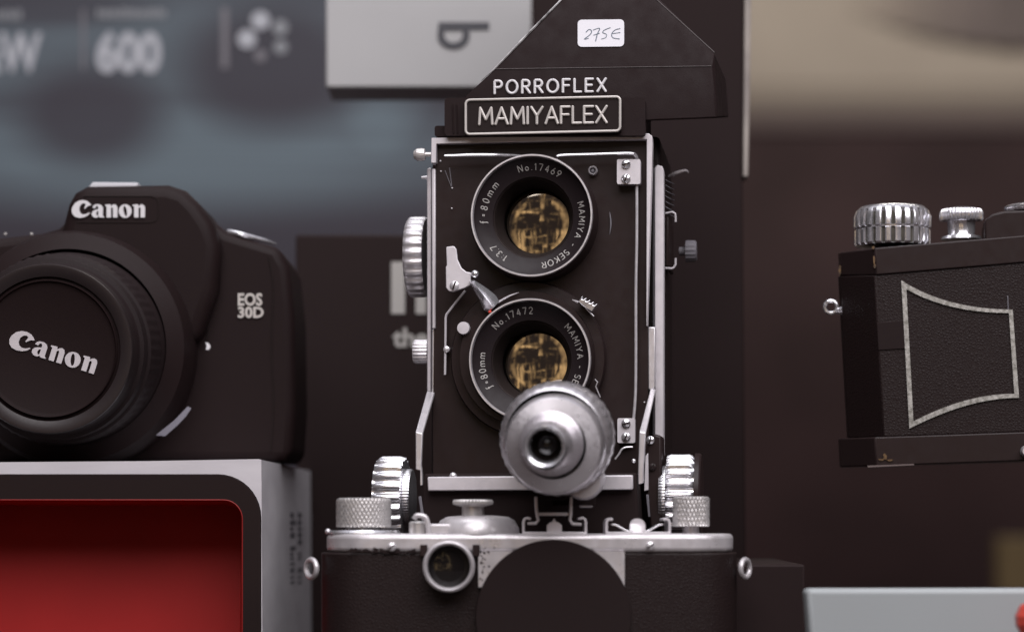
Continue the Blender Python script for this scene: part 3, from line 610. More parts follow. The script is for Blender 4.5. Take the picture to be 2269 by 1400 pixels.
# rods over the top and down the right
rod = MB(); rod.tube(smoothpath([FM.P(985, 346, -.006), FM.P(1040, 344, -.006), FM.P(1100, 344, -.006), FM.P(1158, 346, -.008)]), [sc * (2.6 + 2.2 * math.sin(math.pi * min(1, i / 15))) for i in range(16)], 10); rod.build('guard_rod', 'bright', T)
rod = MB(); rod.tube(smoothpath([FM.P(1233, 347, -.008), FM.P(1250, 344, -.007), FM.P(1320, 342, -.006), FM.P(1392, 340, -.006), FM.P(1408, 344, -.005), FM.P(1413, 358, -.004)]), sc * 3.6, 10); rod.build('guard_rod', 'bright', T)
rod = MB(); rod.tube(smoothpath([FM.P(1411, 404, -.003), FM.P(1411, 520, -.003), FM.P(1409, 640, -.003), FM.P(1409, 780, -.003), FM.P(1408, 870, -.003), FM.P(1404, 930, -.003)]), sc * 3.4, 10); rod.build('side_rod', 'chrome', T)
for (x0, y0, x1, y1), sy in (((1367, 353, 1419, 408), (364, 396)), ((1368, 926, 1407, 981), (938, 968))):
    MB().fill(FM, [rrect(x0, y0, x1, y1, 4, 3)], -.0048, .0045).build('hinge_plate', 'satin', T, bevel=.0003)
    h_ = bpy.data.objects[[q.name for q in T.children if q.name.startswith('hinge_plate')][-1]]
    for i, y in enumerate(sy): dome_screw(h_, FM, 1387, y, 10, -.0052, 20 + 50 * i)
c = FM.P(1314, 379, -.0008)
MB().lathe(c, -FM.N, [(sc * 10.5, -.001), (sc * 10.5, .0012), (sc * 8.5, .0016), (sc * 6.5, .0012), (sc * 6.5, 0)], 28).build('sync_socket', 'chrome', T)
MB().lathe(c, -FM.N, [(sc * 6.4, 0), (sc * 3.6, .0003), (sc * 3.4, .0012), (0, .0013)], 20).build('socket_pin', 'greyink', T)
MB().tube(smoothpath([FM.P(1351, 470, -.0006), FM.P(1353.5, 495, -.0006), FM.P(1351, 520, -.0006)]), [sc * v for v in (.4, 1, 1.4, 1.7, 1.9, 2, 1.8, 1.5, 1, .6, .3)], 6).build('scratch', 'greyink', T)
for a_, b_, r_ in (((986, 378), (1000, 414), .9), ((996, 372), (1001, 412), 1.1), ((1500, 0), (1500, 0), 0)):
    if r_: MB().tube([FM.P(*a_, -.0001), FM.P(*b_, -.0001)], sc * r_, 5).build('scratch', 'greyink', T)
for x, y in ((1002, 417), (1001, 462), (976, 357), (977, 380), (1236, 610), (1428, 891)):
    MB().ball(FM.P(x, y, -.0002), sc * 2.2, 8, 6).build('rivet', 'satin', T)
# shutter lever and cocking arm
lev = [(988.5, 547), (1006, 545), (1011, 552), (1013.5, 574), (1022, 593), (1033, 602), (1044, 604), (1042.5, 631.5), (1030, 638), (1003, 646.5), (994, 645), (988, 637), (987.5, 591), (990, 588.5)]
lever = xstrip('shutter_lever', lev, -.0105, -.0090, 'satin', .0003)
MB().tube([FM.P(1004, 625, -.009), FM.P(1004, 625, .001)], sc * 7, 14).build('lever_post', 'chrome', lever)
q = dome_screw(lever, FM, 1007, 633, 10.5, -.0106, 72, m='chrome')
MB().ball(FM.P(1052.6, 607, -.0105), sc * 9, 18, 12).build('stop_pin', 'bright', T)
cock = MB(); A = [(1040, 622), (1050, 620.5), (1066, 630), (1082, 641), (1097, 653), (1106, 668)]; B = [(1040, 626), (1047, 637), (1055, 651), (1063, 667), (1072, 687), (1081, 692)]; Mi = [(1041, 623, -.0125), (1049, 627, -.0125), (1060, 640, -.0128), (1072, 655, -.0135), (1082, 668, -.014), (1093, 682, -.014)]
va = [FM.P(x, y, -.0112) for x, y in A]; vm = [FM.P(*p) for p in Mi]; vb = [FM.P(x, y, -.0112) for x, y in B]; vt = [p + FM.N * .002 for p in va]; vu = [p + FM.N * .002 for p in vb]
n = 6; fs = []
for i in range(n - 1):
    for r_ in range(4): fs.append((r_ * n + i, r_ * n + i + 1, (r_ + 1) * n + i + 1, (r_ + 1) * n + i))
    fs.append((4 * n + i, 4 * n + i + 1, i + 1, i))
fs += [tuple(r_ * n for r_ in range(5)), tuple(r_ * n + n - 1 for r_ in range(5))]
cock.add(vt + va + vm + vb + vu, fs); ck = cock.build('cocking_lever', 'bright', T, smooth=50)
MB().ball(FM.P(1085.5, 691, -.0125), sc * 4, 10, 8).build('red_dot', 'reddot', ck)
MB().tube(smoothpath([FM.P(1096, 676, -.0095), FM.P(1110, 666, -.0095), FM.P(1130, 655, -.0095), FM.P(1150, 648, -.009)]), [sc * v for v in (2.2,) * 8 + (2, 1.9, 1.8, 1.6, 1.4, 1.1, .8, .4)], 6).build('aperture_edge', 'chrome', T)
MB().tube([FM.P(1031, 644, -.003), FM.P(1006, 675, -.003), FM.P(989, 697, -.003), FM.P(987.5, 704, -.003), FM.P(987, 760, -.003), FM.P(986, 830, -.003)], sc * 2.7, 8).build('release_wire', 'satin', T)
MB().lathe(FM.P(990, 774, -.003), -FM.N, [(sc * 7, -.002), (sc * 7, .0008), (0, .0014)], 16).build('wire_stud', 'chrome', T)
MB().lathe(FM.P(1027, 727, -.0090), -FM.N, [(sc * 14.2, -.009), (sc * 14.2, .0002), (sc * 13.2, .0008), (0, .0009)], 40).build('release_disc', 'satin', T)
mb = MB(); A = []
for i in range(13):
    t = i / 12; bx, by = 1281 + 33 * t, 664 + 17 * t; A.append((bx + 3 * math.cos(i * 2.1) + 7, by - 5 - 4 * math.cos(i * 2.1)))
mb.poly(FM, A + [(1311, 690), (1296, 681), (1281, 668)], -.0105, -.004); mb.build('selector_tab', 'bright', T, bevel=.0003)
MB().tube([FM.P(1297, 682, -.0095), FM.P(1316, 701, -.0095)], sc * 1.5, 6).build('selector_edge', 'chrome', T)
MB().tube([FM.P(1268, 664, -.0095), FM.P(1281, 670, -.0095)], [sc * 1, sc * 3], 6).build('selector_edge', 'chrome', T)
MB().tube(smoothpath([FM.P(1363, 1017, -.012), FM.P(1372, 1005, -.012), FM.P(1377, 996, -.012), FM.P(1386, 991, -.012), FM.P(1402, 990, -.012)]), sc * 2.2, 8).build('release_spring', 'chrome', T)
MB().tube([FM.P(1318, 840, -.006), FM.P(1324, 846, -.006), FM.P(1320, 856, -.006), FM.P(1330, 880, -.006)], sc * 1.6, 6).build('aperture_spring', 'chrome', T)
# right flank: strap hook, flash clips, side screw
MB().tube(smoothpath([FM.P(1482, 391, .024), FM.P(1500, 383, .022), FM.P(1518, 378, .022), FM.P(1526, 384, .024)]), [sc * v for v in (3.5, 4, 4.2, 4.4, 4.4, 4.2, 4, 3.8, 3.6, 3.4, 3.2, 3, 2.8, 2.4, 2, 1)], 8).build('strap_hook', 'satin', T)
for pts in ([(1474, 473), (1490, 470), (1496, 474), (1497, 482), (1497, 492)], [(1497, 572), (1497, 586), (1493, 593), (1488, 595), (1474, 594)]):
    MB().tube([FM.P(x, y, .020) for x, y in pts], sc * 2.6, 8).build('flash_clip', 'satin', T)
MB().box(FM, 1474, 480, 1482, 590, .020, .05).build('clip_base', 'black', T, bevel=.0004)
for i in range(7):
    y = 398 + i * 12; MB().tube(smoothpath([FM.P(1474, y, .02), FM.P(1484, y + 6, .021), FM.P(1494, y + 10, .026)], 3), sc * 1.3, 5).build('spring_coil', 'greyink', T)
mb = MB(); a = FM.P(1505, 557, .040); mb.lathe(a, FM.U, [(0, 0), (sc * 10, 0), (sc * 10, sc * 14), (sc * 25, sc * 15), (sc * 25, sc * 36), (sc * 21, sc * 40), (0, sc * 40)], 48, mod=lambda a_, j: ribbed(16, .08)(a_, j) if j in (3, 4) else 1); mb.build('side_screw', 'bracketgrey' if 'bracketgrey' in M else 'greyink', T)
# name block, plate and finder hood
MB().fill(FM, [rrect(985, 217, 1430, 301, 8, 3)], -.0060, .030).build('name_block', 'crackle', T, bevel=.0008)
MB().fill(FM, [rrect(963, 279, 1000, 303, 5, 3)], -.0030, .030).build('block_step', 'crackle', T, bevel=.0006)
for x in (1003, 1012): MB().tube([FM.P(x, 232, -.0062), FM.P(x + 2, 295, -.0062)], sc * 1.6, 6).build('block_rib', 'crackle', T)
MB().poly(FM, [(1030, 222), (1376, 214), (1376, 291), (1030, 298)], -.0086, -.0058).build('name_plate', 'deep', T, bevel=.0004)
npl = [q_ for q_ in T.children if q_.name.startswith('name_plate')][0]
def sk(x, y): return (x, y + (1203 - x) * .0225)
mb = MB(); mb.tube([FM.P(*sk(x, y), -.0088) for x, y in rrect(1032, 218.5, 1374, 294, 9, 5)], sc * 2.9, 8, closed=True); mb.build('plate_border', 'paleletter', npl)
def straight(mb, body_, x0, x1, yb0, yb1, h, n_, rad):
    gap = ((x1 - x0) - stroke_len(body_, h, 0)) / (len(body_) - 1)
    stroke_line(mb, body_, lambda a, b: FM.P(x0 + a / sc, yb0 + (yb1 - yb0) * a / sc / (x1 - x0) - b / sc, n_), h * sc, gap * sc, rad, 8)
mb = MB(); straight(mb, "MAMIYAFLEX", 1062, 1344, 276, 272, 36, -.0088, sc * 3.1); mb.build('plate_lettering', 'paleletter', npl)
LEAN = .38
def hp(px, py, off=0.0): return FM.P(px, py, -.0035 + max(0, (150 - py)) * LEAN * sc + off)
f0, f1, f2, f3, f4, f5 = FM.P(1030, 300, -.0035), FM.P(1030, 214, -.0035), hp(1096, 154), hp(1577, 147), FM.P(1590, 262, -.0035), FM.P(1445, 268, -.0035)
utl, utr, ur = hp(1318, -76), hp(1384, -76), FM.P(1583, 117, -.0035 + 18 * sc)
sil = [f0, f1, f2, utl, utr, ur, f4, f5]; bk = [p + FM.N * .05 + FM.U * (.0022 if p in (ur, f4) else 0) + FM.V * (.0085 if p in (f0, f4, f5) else 0) for p in sil]
mb = MB(); mb.add(sil + [f3] + bk, [(0, 1, 2, 8, 6, 7), (2, 3, 4, 5, 8), (8, 5, 6), tuple(range(16, 8, -1))] + [(i if i < 8 else i, (i + 1) % 8, (i + 1) % 8 + 9, i + 9) for i in range(8)])
hood = mb.build('finder_hood', 'crackle', T, bevel=.0006, smooth=25)
mb = MB(); straight(mb, "PORROFLEX", 1096, 1342, 208, 203, 28, -.0037, sc * 3.0); mb.build('hood_lettering', 'letter', hood)
mb = MB(); mb.tube([hp(1066, 184 - 4) , hp(1097, 152), hp(1170, 76), hp(1247, -3), hp(1318, -76)], [sc * v for v in (.5, 2.0, 3.0, 2.2, 2)], 6); mb.build('worn_edge', 'wornedge', hood)
mb = MB(); mb.tube([hp(1384, -76), hp(1455, 0), FM.P(1583, 117, -.0035 + 18 * sc)], sc * 1.2, 6); mb.tube([hp(1098, 153.5, -.0001), hp(1576, 147, -.0001)], sc * .8, 6); mb.build('hood_crease', mat('crease_line', (.10, .085, .085), .5), hood)
st = MB(); lp = rrect(1280, 44, 1383, 104, 9, 5); st.add([hp(x, y + (1331 - x) * .01, -.0004) for x, y in lp] + [hp(x, y + (1331 - x) * .01, .0001) for x, y in lp], [tuple(range(len(lp)))] + [(i, (i + 1) % len(lp), (i + 1) % len(lp) + len(lp), i + len(lp)) for i in range(len(lp))])
stk = st.build('price_sticker', 'sticker', T, smooth=0)
mb = MB()
for stt in ([(1130, 205), (1145, 190), (1160, 190), (1165, 205), (1150, 225), (1120, 248), (1146, 243)], [(1173, 192), (1216, 180), (1202, 215), (1190, 262)], [(1176, 224), (1216, 211)], [(1284, 176), (1245, 192), (1236, 208), (1258, 218), (1254, 238), (1226, 248)], [(1346, 182), (1315, 190), (1292, 214), (1300, 240), (1342, 247)], [(1294, 214), (1346, 207)]):
    mb.tube([hp(p.x, p.y, -.0004) for p in smoothpath([Vector((900 + x / 2.836, y / 2.836, 0)) for x, y in stt], 4)], sc * 1.15, 5)
mb.build('handwriting', 'ink', stk)

# ------------------------------------------------------------------ rangefinder camera in front
FF = Frame(1170, 1250, 0.778)
o = thing('rangefinder_camera', ground_xy(FF, 1175, .015), 'old chrome topped rangefinder camera with no lens in the foreground', 'camera'); L_ = o
sf = FF.m(1)
yf = HY + CZ / (K * .778) - 3
def stadium(x0, x1, n0, n1, k=10):
    """plan outline of a round ended body, as (world x, world y)"""
    a, b = FF.P(x0, HY, n0), FF.P(x1, HY, n0); r = (n1 - n0) / 2; out = []
    for cx, a0 in ((b.x - r, -90), (a.x + r, 90)):
        for i in range(k + 1):
            t = R(a0 + 180 * i / k); out.append((cx + r * math.cos(t), a.y + r + r * math.sin(t)))
    return out
def slab(pl, z0, z1): return MB().prism([Vector((x, y, z0)) for x, y in pl], (0, 0, z1 - z0))
zz = lambda py, d=.778: CZ + (HY - py) * K * d
D = .030
slab(stadium(704, 1642, .0006, D), .0008, zz(1224)).build('body', 'leather', L_, bevel=.0006)
slab(stadium(716, 1634, .0, D + .0004), zz(1224), zz(1182)).build('top_plate', 'wornplate', L_, bevel=.0016, seg=4)
slab(stadium(706, 1640, .0002, D), 0.0, .0008).build('base_plate', 'chrome', L_)
arc = lambda r_, a0, a1, n_=24: [(1226 + r_ * math.cos(R(a0 + (a1 - a0) * i / n_)), 1367 - r_ * math.sin(R(a0 + (a1 - a0) * i / n_))) for i in range(n_ + 1)]
fl = [(1060, 1221), (1384, 1221), (1384, 1312)] + [p for p in arc(172, 19, 157)] + [(1060, 1300)]
MB().fill(FF, [fl], -.0010, .0015).build('front_plate', 'wornplate', L_, bevel=.0002)
mb = MB(); mb.lathe(FF.P(1226, 1367, -.0004), -FF.N, [(sf * 172, -.001), (sf * 172, .0006), (sf * 171, .0012), (0, .0013)], 110); mb.build('body_cap', 'matte', L_)
# knurled knobs
def knurled(name, cx, y0, y1, r, n, parent, m='knurl', rows=14, teeth=40, depth=.085, stem=None, seg=216):
    c = FF.P(cx, y1, n); H = (y1 - y0) * K * (.778 + n); q = r * K * (.778 + n)
    prof = [(0, 0), (q * .9, 0), (q * .97, H * .02)] + [(q, H * (.05 + .86 * i / rows)) for i in range(rows + 1)] + [(q * .95, H * .965), (q * .86, H), (0, H)]
    def md(a, j):
        if j < 3 or j > 3 + rows: return 1
        i = j - 3; return 1 - depth * (abs(math.sin(a * teeth / 2 + i * math.pi / 4)) * abs(math.sin(a * teeth / 2 - i * math.pi / 4))) ** .6 
    mb = MB(); mb.lathe(c, (0, 0, 1), prof, seg, mod=md)
    kb = mb.build(name, m, parent, smooth=60)
    if stem: MB().lathe(FF.P(cx, stem[1], n), (0, 0, 1), [(0, 0), (stem[0] * sf, 0), (stem[0] * sf, (stem[1] - y1 + 2) * sf), (0, (stem[1] - y1 + 2) * sf)], 40).build('knob_stem', 'wornplate', kb)
    return kb
knurled('rewind_knob', 806, 1103, 1168, 62, .015, L_, stem=(40, 1183))
knurled('advance_knob', 1531, 1100, 1166, 42, .013, L_, teeth=30, rows=12, depth=.14, stem=(19, 1184))
MB().lathe(FF.P(806, 1183, .015), (0, 0, 1), [(0, 0), (sf * 84, 0), (sf * 84, sf * 4), (sf * 80, sf * 9), (0, sf * 9)], 60).build('knob_flange', 'bright', L_)
MB().ball(FF.P(727, 1177, .013), sf * 7, 12, 8).build('stud', 'chrome', L_)
mb = MB(); mb.lathe(FF.P(1058, 1184, .014), (0, 0, 1), [(0, 0), (sf * 95, 0), (sf * 94, sf * 14), (sf * 84, sf * 32), (sf * 70, sf * 40), (sf * 30, sf * 44), (0, sf * 44)], 72); dial = mb.build('shutter_dial', 'wornplate', L_)
mb = MB(); mb.lathe(FF.P(1048, 1142, .012), (0, 0, 1), [(0, 0), (sf * 25, 0), (sf * 25, sf * 20), (sf * 40, sf * 24), (sf * 45, sf * 26), (sf * 46, sf * 32), (sf * 43, sf * 36), (0, sf * 37)], 120, mod=lambda a, j: ribbed(40, .05)(a, j) if j in (4, 5, 6) else 1); mb.build('release_button', 'knurl', dial)
mb = MB(); mb.lathe(FF.P(928, 1184, .008), (0, 0, 1), [(0, 0), (sf * 22, 0), (sf * 22, sf * 26), (sf * 18, sf * 30), (0, sf * 30)], 40, mod=lambda a, j: ribbed(26, .06)(a, j)); lv = mb.build('rewind_lever', 'knurl', L_)
MB().tube(smoothpath([FF.P(918, 1150, .004), FF.P(924, 1142, .004), FF.P(940, 1144, .004), FF.P(947, 1156, .004), FF.P(950, 1182, .004)]), sf * 6, 10).build('lever_handle', 'wornplate', lv)
MB().box(FF, 948, 1160, 1000, 1183, .004, .010).build('dial_block', 'wornplate', L_, bevel=.0006)
# accessory shoes
def shoe_rail(pts, n0, n1, w, name, parent, m='satin'):
    """bent sheet metal: a profile in the picture plane, w pixels thick, running back from n0 to n1"""
    P_ = [Vector((x, y, 0)) for x, y in pts]; Lf, Rt = [], []
    for i, p in enumerate(P_):
        a = P_[max(i - 1, 0)]; b = P_[min(i + 1, len(P_) - 1)]; t = (b - a).normalized(); nrm = Vector((-t.y, t.x, 0)) * w / 2
        Lf.append(p + nrm); Rt.append(p - nrm)
    lp = [(p.x, p.y) for p in Lf] + [(p.x, p.y) for p in reversed(Rt)]
    return MB().poly(FF, lp, n0, n1).build(name, m, parent, bevel=.00015)
def shoe(x0, x1, yt_, hook=16):
    e = bpy.data.objects.new('accessory_shoe', None); COL.objects.link(e); e.parent = L_; ROOT[e.name] = ROOT[L_.name]
    shoe_rail([(x0, 1181), (x0, yt_ + 9), (x0 + 2, yt_ + 3), (x0 + 7, yt_), (x0 + hook, yt_ + 2)], .002, .022, 5.5, 'shoe_rail', e)
    shoe_rail([(x1, 1181), (x1, yt_ + 9), (x1 - 2, yt_ + 3), (x1 - 7, yt_), (x1 - hook, yt_ + 2)], .002, .022, 5.5, 'shoe_rail', e)
    MB().box(FF, x0 - 2, 1178, x1 + 2, 1184, .001, .023).build('shoe_base', 'satin', e, bevel=.0002)
    return e
s1 = shoe(1160, 1298, 1147)
MB().fill(FF, [[(1212, 1180), (1212, 1163), (1219, 1157), (1224, 1155), (1228, 1148), (1232, 1155), (1238, 1157), (1245, 1163), (1245, 1180)]], .004, .006).build('shoe_stop', 'satin', s1, bevel=.0002)
s2 = shoe(1344, 1484, 1149, 14)
MB().fill(FF, [[(1396, 1180), (1396, 1163)] + [(1413 + 17 * math.cos(R(a)), 1164 - 16 * math.sin(R(a))) for a in range(180, -1, -20)] + [(1430, 1180)]], .004, .006).build('shoe_stop', 'satin', s2, bevel=.0002)
for sg in (-1, 1):
    shoe_rail([(1413 + sg * x, y) for x, y in ((58, 1161), (46, 1163), (36, 1169), (26, 1175), (8, 1178))], .004, .018, 3.2, 'shoe_spring', s2, 'bright')
for x, y in ((868, 1211), (1441, 1209)): dome_screw(L_, FF, x, y, 9.5, -.0006, 40, m='chrome')
for x, sx_, m_ in ((690, 17, 'lug'), (1651, 15, 'lug')):
    mb = MB(); c = FF.P(x, 1259, .011); rp = []
    for i in range(28):
        a = 2 * math.pi * i / 28; rp.append(c + FF.U * math.cos(a) * sf * sx_ * .78 + FF.V * math.sin(a) * sf * 20 - FF.N * .003 * math.cos(a) * (1 if x < 1000 else -1))
    mb.tube(rp, sf * 6.2, 10, closed=True); mb.build('strap_lug', 'wornplate', L_)
# viewfinder window
c = FF.P(995, 1254, -.0015)
mb = MB(); mb.lathe(c, -FF.N, [(sf * 57.5, -.003), (sf * 57.5, .0042), (sf * 56, .0052), (sf * 52, .0056), (sf * 48, .0050), (sf * 46.5, .0030), (sf * 46, -.001)], 80); vw = mb.build('finder_window', 'wornplate', L_)
mb = MB(); mb.lathe(c, -FF.N, [(sf * 46.3, .0002), (sf * 30, .0009), (0, .0012)], 60); mb.build('window_glass', 'darkglass', vw)
for x0, x1 in ((931, 947), (1047, 1063)): MB().box(FF, x0, 1206, x1, 1232, -.0012, .002).build('window_bracket', 'black', L_, bevel=.0002)
# chipped plating by the front plate
mb = MB()
for i in range(30):
    t = random.random(); x = 1066 + random.gauss(8, 8); y = 1212 + t * 74; r_ = random.uniform(.8, 2.6)
    if (x - 1226) ** 2 + (y - 1367) ** 2 < 176 ** 2 or x < 1062: continue
    mb.fill(FF, [[(x + r_ * (1 + random.uniform(-.5, .4)) * math.cos(a), y + r_ * 1.3 * (1 + random.uniform(-.5, .4)) * math.sin(a)) for a in [k_ * math.pi / 4 for k_ in range(8)]]], -.00105, .0001)
mb.build('chipped_plating', 'deep', L_, smooth=0)
mb = MB()
for i in range(40):
    x = random.uniform(770, 925); y = 1222 + abs(random.gauss(0, 3.2)) * -1 + 1; r_ = random.uniform(1.5, 4.2)
    mb.fill(FF, [[(x + 1.7 * r_ * (1 + random.uniform(-.5, .4)) * math.cos(a), y + r_ * (1 + random.uniform(-.5, .4)) * math.sin(a)) for a in [k_ * math.pi / 4 for k_ in range(8)]]], -.00006 - .000004 * i, .00006)
mb.build('chipped_edge', 'matte', L_, smooth=0)

# ------------------------------------------------------------------ turret viewfinder in the shoe
FV = Frame(1226, 980, 0.767, yaw=6.0)
sv = FV.m(1)
g = FF.P(1229, 1158, .010)
o = thing('accessory_viewfinder', g, 'round silver accessory viewfinder slotted on top of the foreground camera', 'viewfinder'); VF = o
axv = (at(1208, 988, .743) - at(1230, 974, .772)).normalized()
cr = at(1230, 974, .772)
def scal(a, j): return 1 - .014 * (0.5 + 0.5 * math.cos(a * 34)) if j in (1, 2, 3, 4) else 1
mb = MB(); mb.lathe(cr, axv, [(sv * 112, -.014), (sv * 125, -.0125), (sv * 129, -.011), (sv * 129, -.0035), (sv * 126, -.0015), (sv * 116, .0016), (sv * 111, .0022)], 204, mod=scal); mb.build('focus_ring', 'brushed', VF)
cdisc = at(1226, 987, .7635)
mb = MB(); mb.lathe(cdisc, axv, [(sv * 113, -.009), (sv * 111, -.002), (sv * 107, -.0006), (sv * 104, .0), (sv * 74, .0012), (sv * 72, .0004)], 140); mb.build('front_disc', 'brushed', VF)
cco = at(1221, 984, .7615)
mb = MB(); mb.lathe(cco, axv, [(sv * 73, -.002), (sv * 71, .0014), (sv * 66, .0030), (sv * 58, .0085), (sv * 50, .0150), (sv * 46.5, .0160)], 110); mb.build('eye_cone', 'brushed', VF)
ce = at(1208, 989, .7450)
mb = MB(); mb.lathe(ce, axv, [(sv * 46.5, -.004), (sv * 45.5, .0), (sv * 43, .0012), (sv * 38, .0006), (sv * 35, -.002), (sv * 34, -.006)], 90); mb.build('eye_rim', 'bright', VF)
mb = MB(); mb.lathe(ce, axv, [(sv * 34.5, -.0045), (sv * 26, -.0060), (sv * 14, -.0045), (0, -.0040)], 60); mb.build('eye_lens', 'darkglass', VF)
mb = MB(); mb.lathe(cr, axv, [(0, -.012), (sv * 116, -.012), (sv * 118, -.030), (sv * 105, -.034), (0, -.034)], 100); mb.build('rear_barrel', 'matte', VF)
MB().poly(FF, [(1186, 1098), (1270, 1098), (1268, 1107), (1188, 1107)], .004, .02).build('foot_pad', 'matte', VF, bevel=.0002)
ft = shoe_rail([(1187.5, 1100), (1188.5, 1125), (1190, 1141), (1193, 1152), (1187, 1159), (1169, 1159)], .003, .020, 6, 'foot', VF)
ft = shoe_rail([(1266, 1100), (1265.5, 1125), (1265, 1141), (1263, 1152), (1269, 1160), (1289, 1161)], .003, .020, 6, 'foot', VF)
MB().box(FF, 1191, 1135, 1264, 1142, .004, .019).build('foot_bridge', 'satin', VF, bevel=.0002)
MB().box(FF, 1284, 1117, 1313, 1124, .018, .021).build('foot_catch', 'satin', VF, bevel=.0003)
MB().box(FF, 1225, 1090, 1320, 1119, .016, .0185).build('catch_arm', 'matte', VF, bevel=.0003)
# parallax cam at the lower right of the ring
mb = MB(); mb.lathe(at(1296, 1062, .783), axv, [(0, -.004), (sv * 44, -.004), (sv * 44, .004), (sv * 38, .006), (0, .006)], 60); mb.build('parallax_cam', 'satin', VF)

# ------------------------------------------------------------------ folding camera on the right
FT = Frame(2060, 780, 0.858, yaw=9.0)
g = FT.P(2300, 1030, .02); g.z = CZ + (HY - 1022) * K * .86
o = thing('folding_camera', g, 'old black leather camera with silver knobs and silver outlined panel at right', 'camera'); RC = o
st_ = FT.m(1)
def front(x): return 548 - (x - 1938) * .094
# chamfered body: front face, angled left end, returning back
plan = [(1857, .024), (1862, .017), (1938, 0.0), (2700, 0.0)]
def wall(y0f, y1f, name, m, push=0.0, par=None, bevel=.0005):
    """a storey of the body following the plan; y0f/y1f give the upper and lower pixel rows at a pixel column"""
    mb = MB(); tp = [FT.P(x, y0f(x), n_ - push) for x, n_ in plan]; bt = [FT.P(x + (y1f(x) - y0f(x)) * .055, y1f(x), n_ - push) for x, n_ in plan]
    back = .036; tb = [tp[0] + FT.N * .008, tp[-1] + FT.N * back]; bb = [bt[0] + FT.N * .008, bt[-1] + FT.N * back]
    T_ = tp + [tb[1], tb[0]]; B_ = bt + [bb[1], bb[0]]; n_ = len(T_)
    mb.add(T_ + B_, [tuple(range(n_)), tuple(range(2 * n_ - 1, n_ - 1, -1))] + [(i, i + n_, (i + 1) % n_ + n_, (i + 1) % n_) for i in range(n_)])
    return mb.build(name, m, par or RC, bevel=bevel, smooth=25)
ytop = lambda x: 560 - (x - 1857) * .13 if x < 1938 else 549.5 - (x - 1938) * .085
y1 = lambda x: ytop(x) + (52 if x < 1938 else 60) ; y2 = lambda x: 968 - (x - 1938) * .035; y3 = lambda x: 1032 - (x - 1938) * .035
wall(ytop, y1, 'top_housing', 'black', .0006)
wall(y1, y2, 'body', 'leather')
wall(y2, y3, 'base_housing', 'black', .0004)
cover = [(1943, 715), (2010, 709), (2010, 772), (1946, 776)]
MB().poly(FT, cover, -.0004, .002).build('smooth_patch', 'matte', RC, bevel=.0002)
# silver outline, with paint worn off along it
def crv(p, q, c, n_=10): return [((1 - t) ** 2 * p[0] + 2 * t * (1 - t) * c[0] + t * t * q[0], (1 - t) ** 2 * p[1] + 2 * t * (1 - t) * c[1] + t * t * q[1]) for t in [i / n_ for i in range(n_ + 1)]]
outer = crv((1997, 621), (2244, 686), (2095, 685)) + [(2258, 879)] + crv((2258, 881), (2015, 949), (2150, 880)) 
inner = crv((2008.5, 641), (2235.5, 693.5), (2104, 693.5)) + [(2247.5, 871)] + crv((2247.5, 872), (2024, 933), (2141, 872))
MB().fill(FT, [outer, inner], -.0007, .0012).build('panel_outline', 'oldline', RC)
MB().tube([FT.P(2233, 655, -.0003), FT.P(2234, 690, -.0003)], st_ * 1.2, 6).build('seam', 'greyink', RC)
def top_y(x): return ytop(x)
def tall(name, m, c, prof, seg, mod=None, par=None, smooth=40):
    return MB().lathe(c, FT.V, prof, seg, mod=mod).build(name, m, par or RC, smooth=smooth)
cK = FT.P(1977, 546, .016); q = FT.m(86, .016); u = FT.m(1, .016)
def two(a, j): return 1 - .13 * (.5 - .5 * max(-1, min(1, (math.cos(a * 24) + .4) * 5))) if j in (2, 3, 6, 7) else 1
kk = tall('winding_knob', 'bright', cK, [(0, 0), (q * .93, 0), (q * .985, u * 4), (q * .985, u * 34), (q * .94, u * 36), (q * .94, u * 40), (q, u * 42), (q, u * 64), (q * .93, u * 78), (q * .80, u * 87), (q * .5, u * 88), (0, u * 88)], 24 * 14, two)
MB().lathe(cK, FT.V, [(0, u * 1), (q * .905, u * 1), (q * .905, u * 70), (0, u * 70)], 80).build('knob_core', 'grime', kk)
cK = FT.P(2130, 531, .016)
k2 = tall('release_knob', 'bright', cK, [(0, 0), (u * 45, 0), (u * 43, u * 6), (u * 31, u * 8), (u * 29, u * 12), (u * 31, u * 38), (u * 32, u * 40), (u * 46, u * 42), (u * 48, u * 46), (u * 48, u * 60), (u * 44, u * 66), (u * 25, u * 70), (0, u * 70)], 36 * 8, lambda a, j: ribbed(36, .12)(a, j) if j in (7, 8, 9, 10) else 1)
cK = FT.P(2292, 468, .016)
tall('frame_counter', 'bright', cK, [(0, -u * 3), (u * 64, -u * 2), (u * 67, u * 4), (u * 66, u * 9), (u * 58, u * 13), (0, u * 14)], 80)
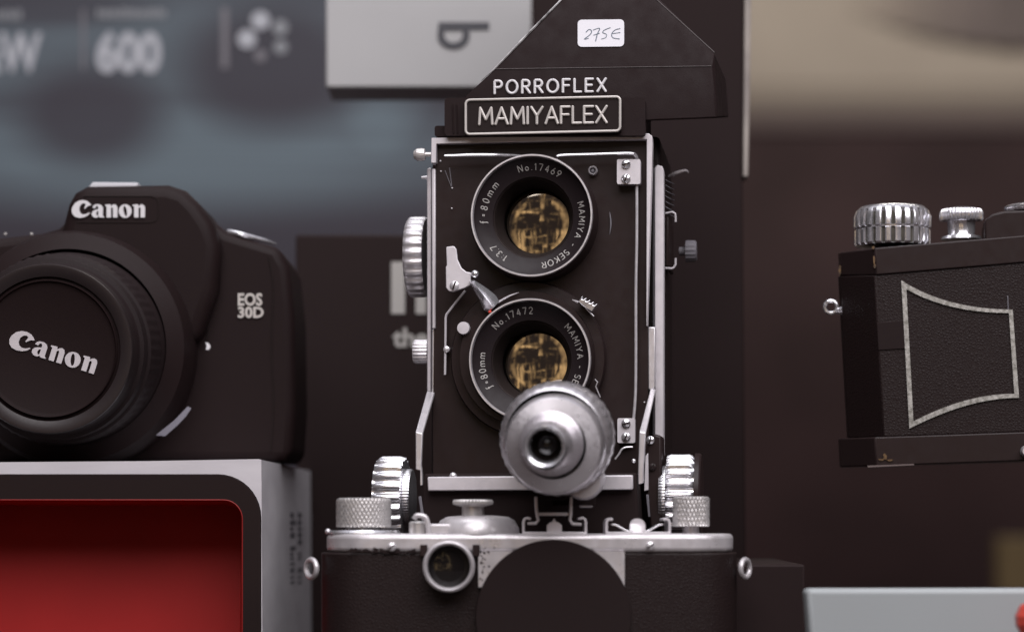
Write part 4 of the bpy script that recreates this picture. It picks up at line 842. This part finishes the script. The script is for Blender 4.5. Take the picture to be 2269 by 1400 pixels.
MB().poly(FT, [(2181, 540), (2181, 488), (2198, 474), (2226, 467), (2330, 464), (2330, 540)], .004, .03).build('finder_housing', 'black', RC, bevel=.0008)
mb = MB(); c = FT.P(1841, 680, .018); mb.tube([c + (FT.U * math.cos(a) + FT.V * math.sin(a)) * st_ * 14 for a in [2 * math.pi * i / 24 for i in range(24)]], st_ * 4.2, 10, closed=True); mb.tube([FT.P(1852, 690, .018), FT.P(1866, 688, .018)], [st_ * 6, st_ * 10], 10); mb.build('strap_lug', 'bright', RC)
MB().poly(FT, [(1922, 1031), (2025, 1027), (2026, 1030), (1923, 1035)], -.004, .012).build('foot', mat('foot_edge', (.20, .16, .16), .4, .5), RC)
mb = MB()
for x, y, w, h in ((1935, 549, 4, 5), (1937, 575, 3, 14), (1939, 590, 4, 6), (1861, 600, 4, 14), (1880, 985, 3, 10), (1961, 1012, 6, 9), (1952, 1018, 8, 3), (1972, 1019, 8, 3)):
    nx = .0 if x > 1930 else .0165
    mb = MB(); mb.fill(FT, [[(x + w * random.uniform(.5, 1) * math.cos(a), y + h * random.uniform(.5, 1) * math.sin(a)) for a in [k_ * math.pi / 5 for k_ in range(10)]]], nx - .0009, .0006)
    mb.build('bare_brass', 'brass', RC, smooth=0)
MB().lathe(FT.P(2275, 1000, -.001), -FT.N, [(st_ * 14, -.002), (st_ * 14, .002), (st_ * 10, .004), (0, .004)], 28).build('catch_button', 'chrome', RC)

# ------------------------------------------------------------------ red plastic piece at the edge
FX = Frame(2290, 1390, 0.735)
mb = MB(); c = FX.P(2296, 1410, 0); u = FX.m(1)
cz = c.z
mb.lathe((c.x, c.y, 0.0), (0, 0, 1), [(0, 0), (u * 30, 0), (u * 34, .006), (u * 38, cz + u * 10), (u * 46, cz + u * 26), (u * 47, cz + u * 46), (u * 36, cz + u * 70), (u * 18, cz + u * 76), (0, cz + u * 77)], 9)
tag(mb.build('red_stopper', 'redplastic', None, origin=Vector((c.x, c.y, 0)), bevel=.0006, smooth=20), 'small faceted red plastic stopper cut by the lower right edge', 'stopper')
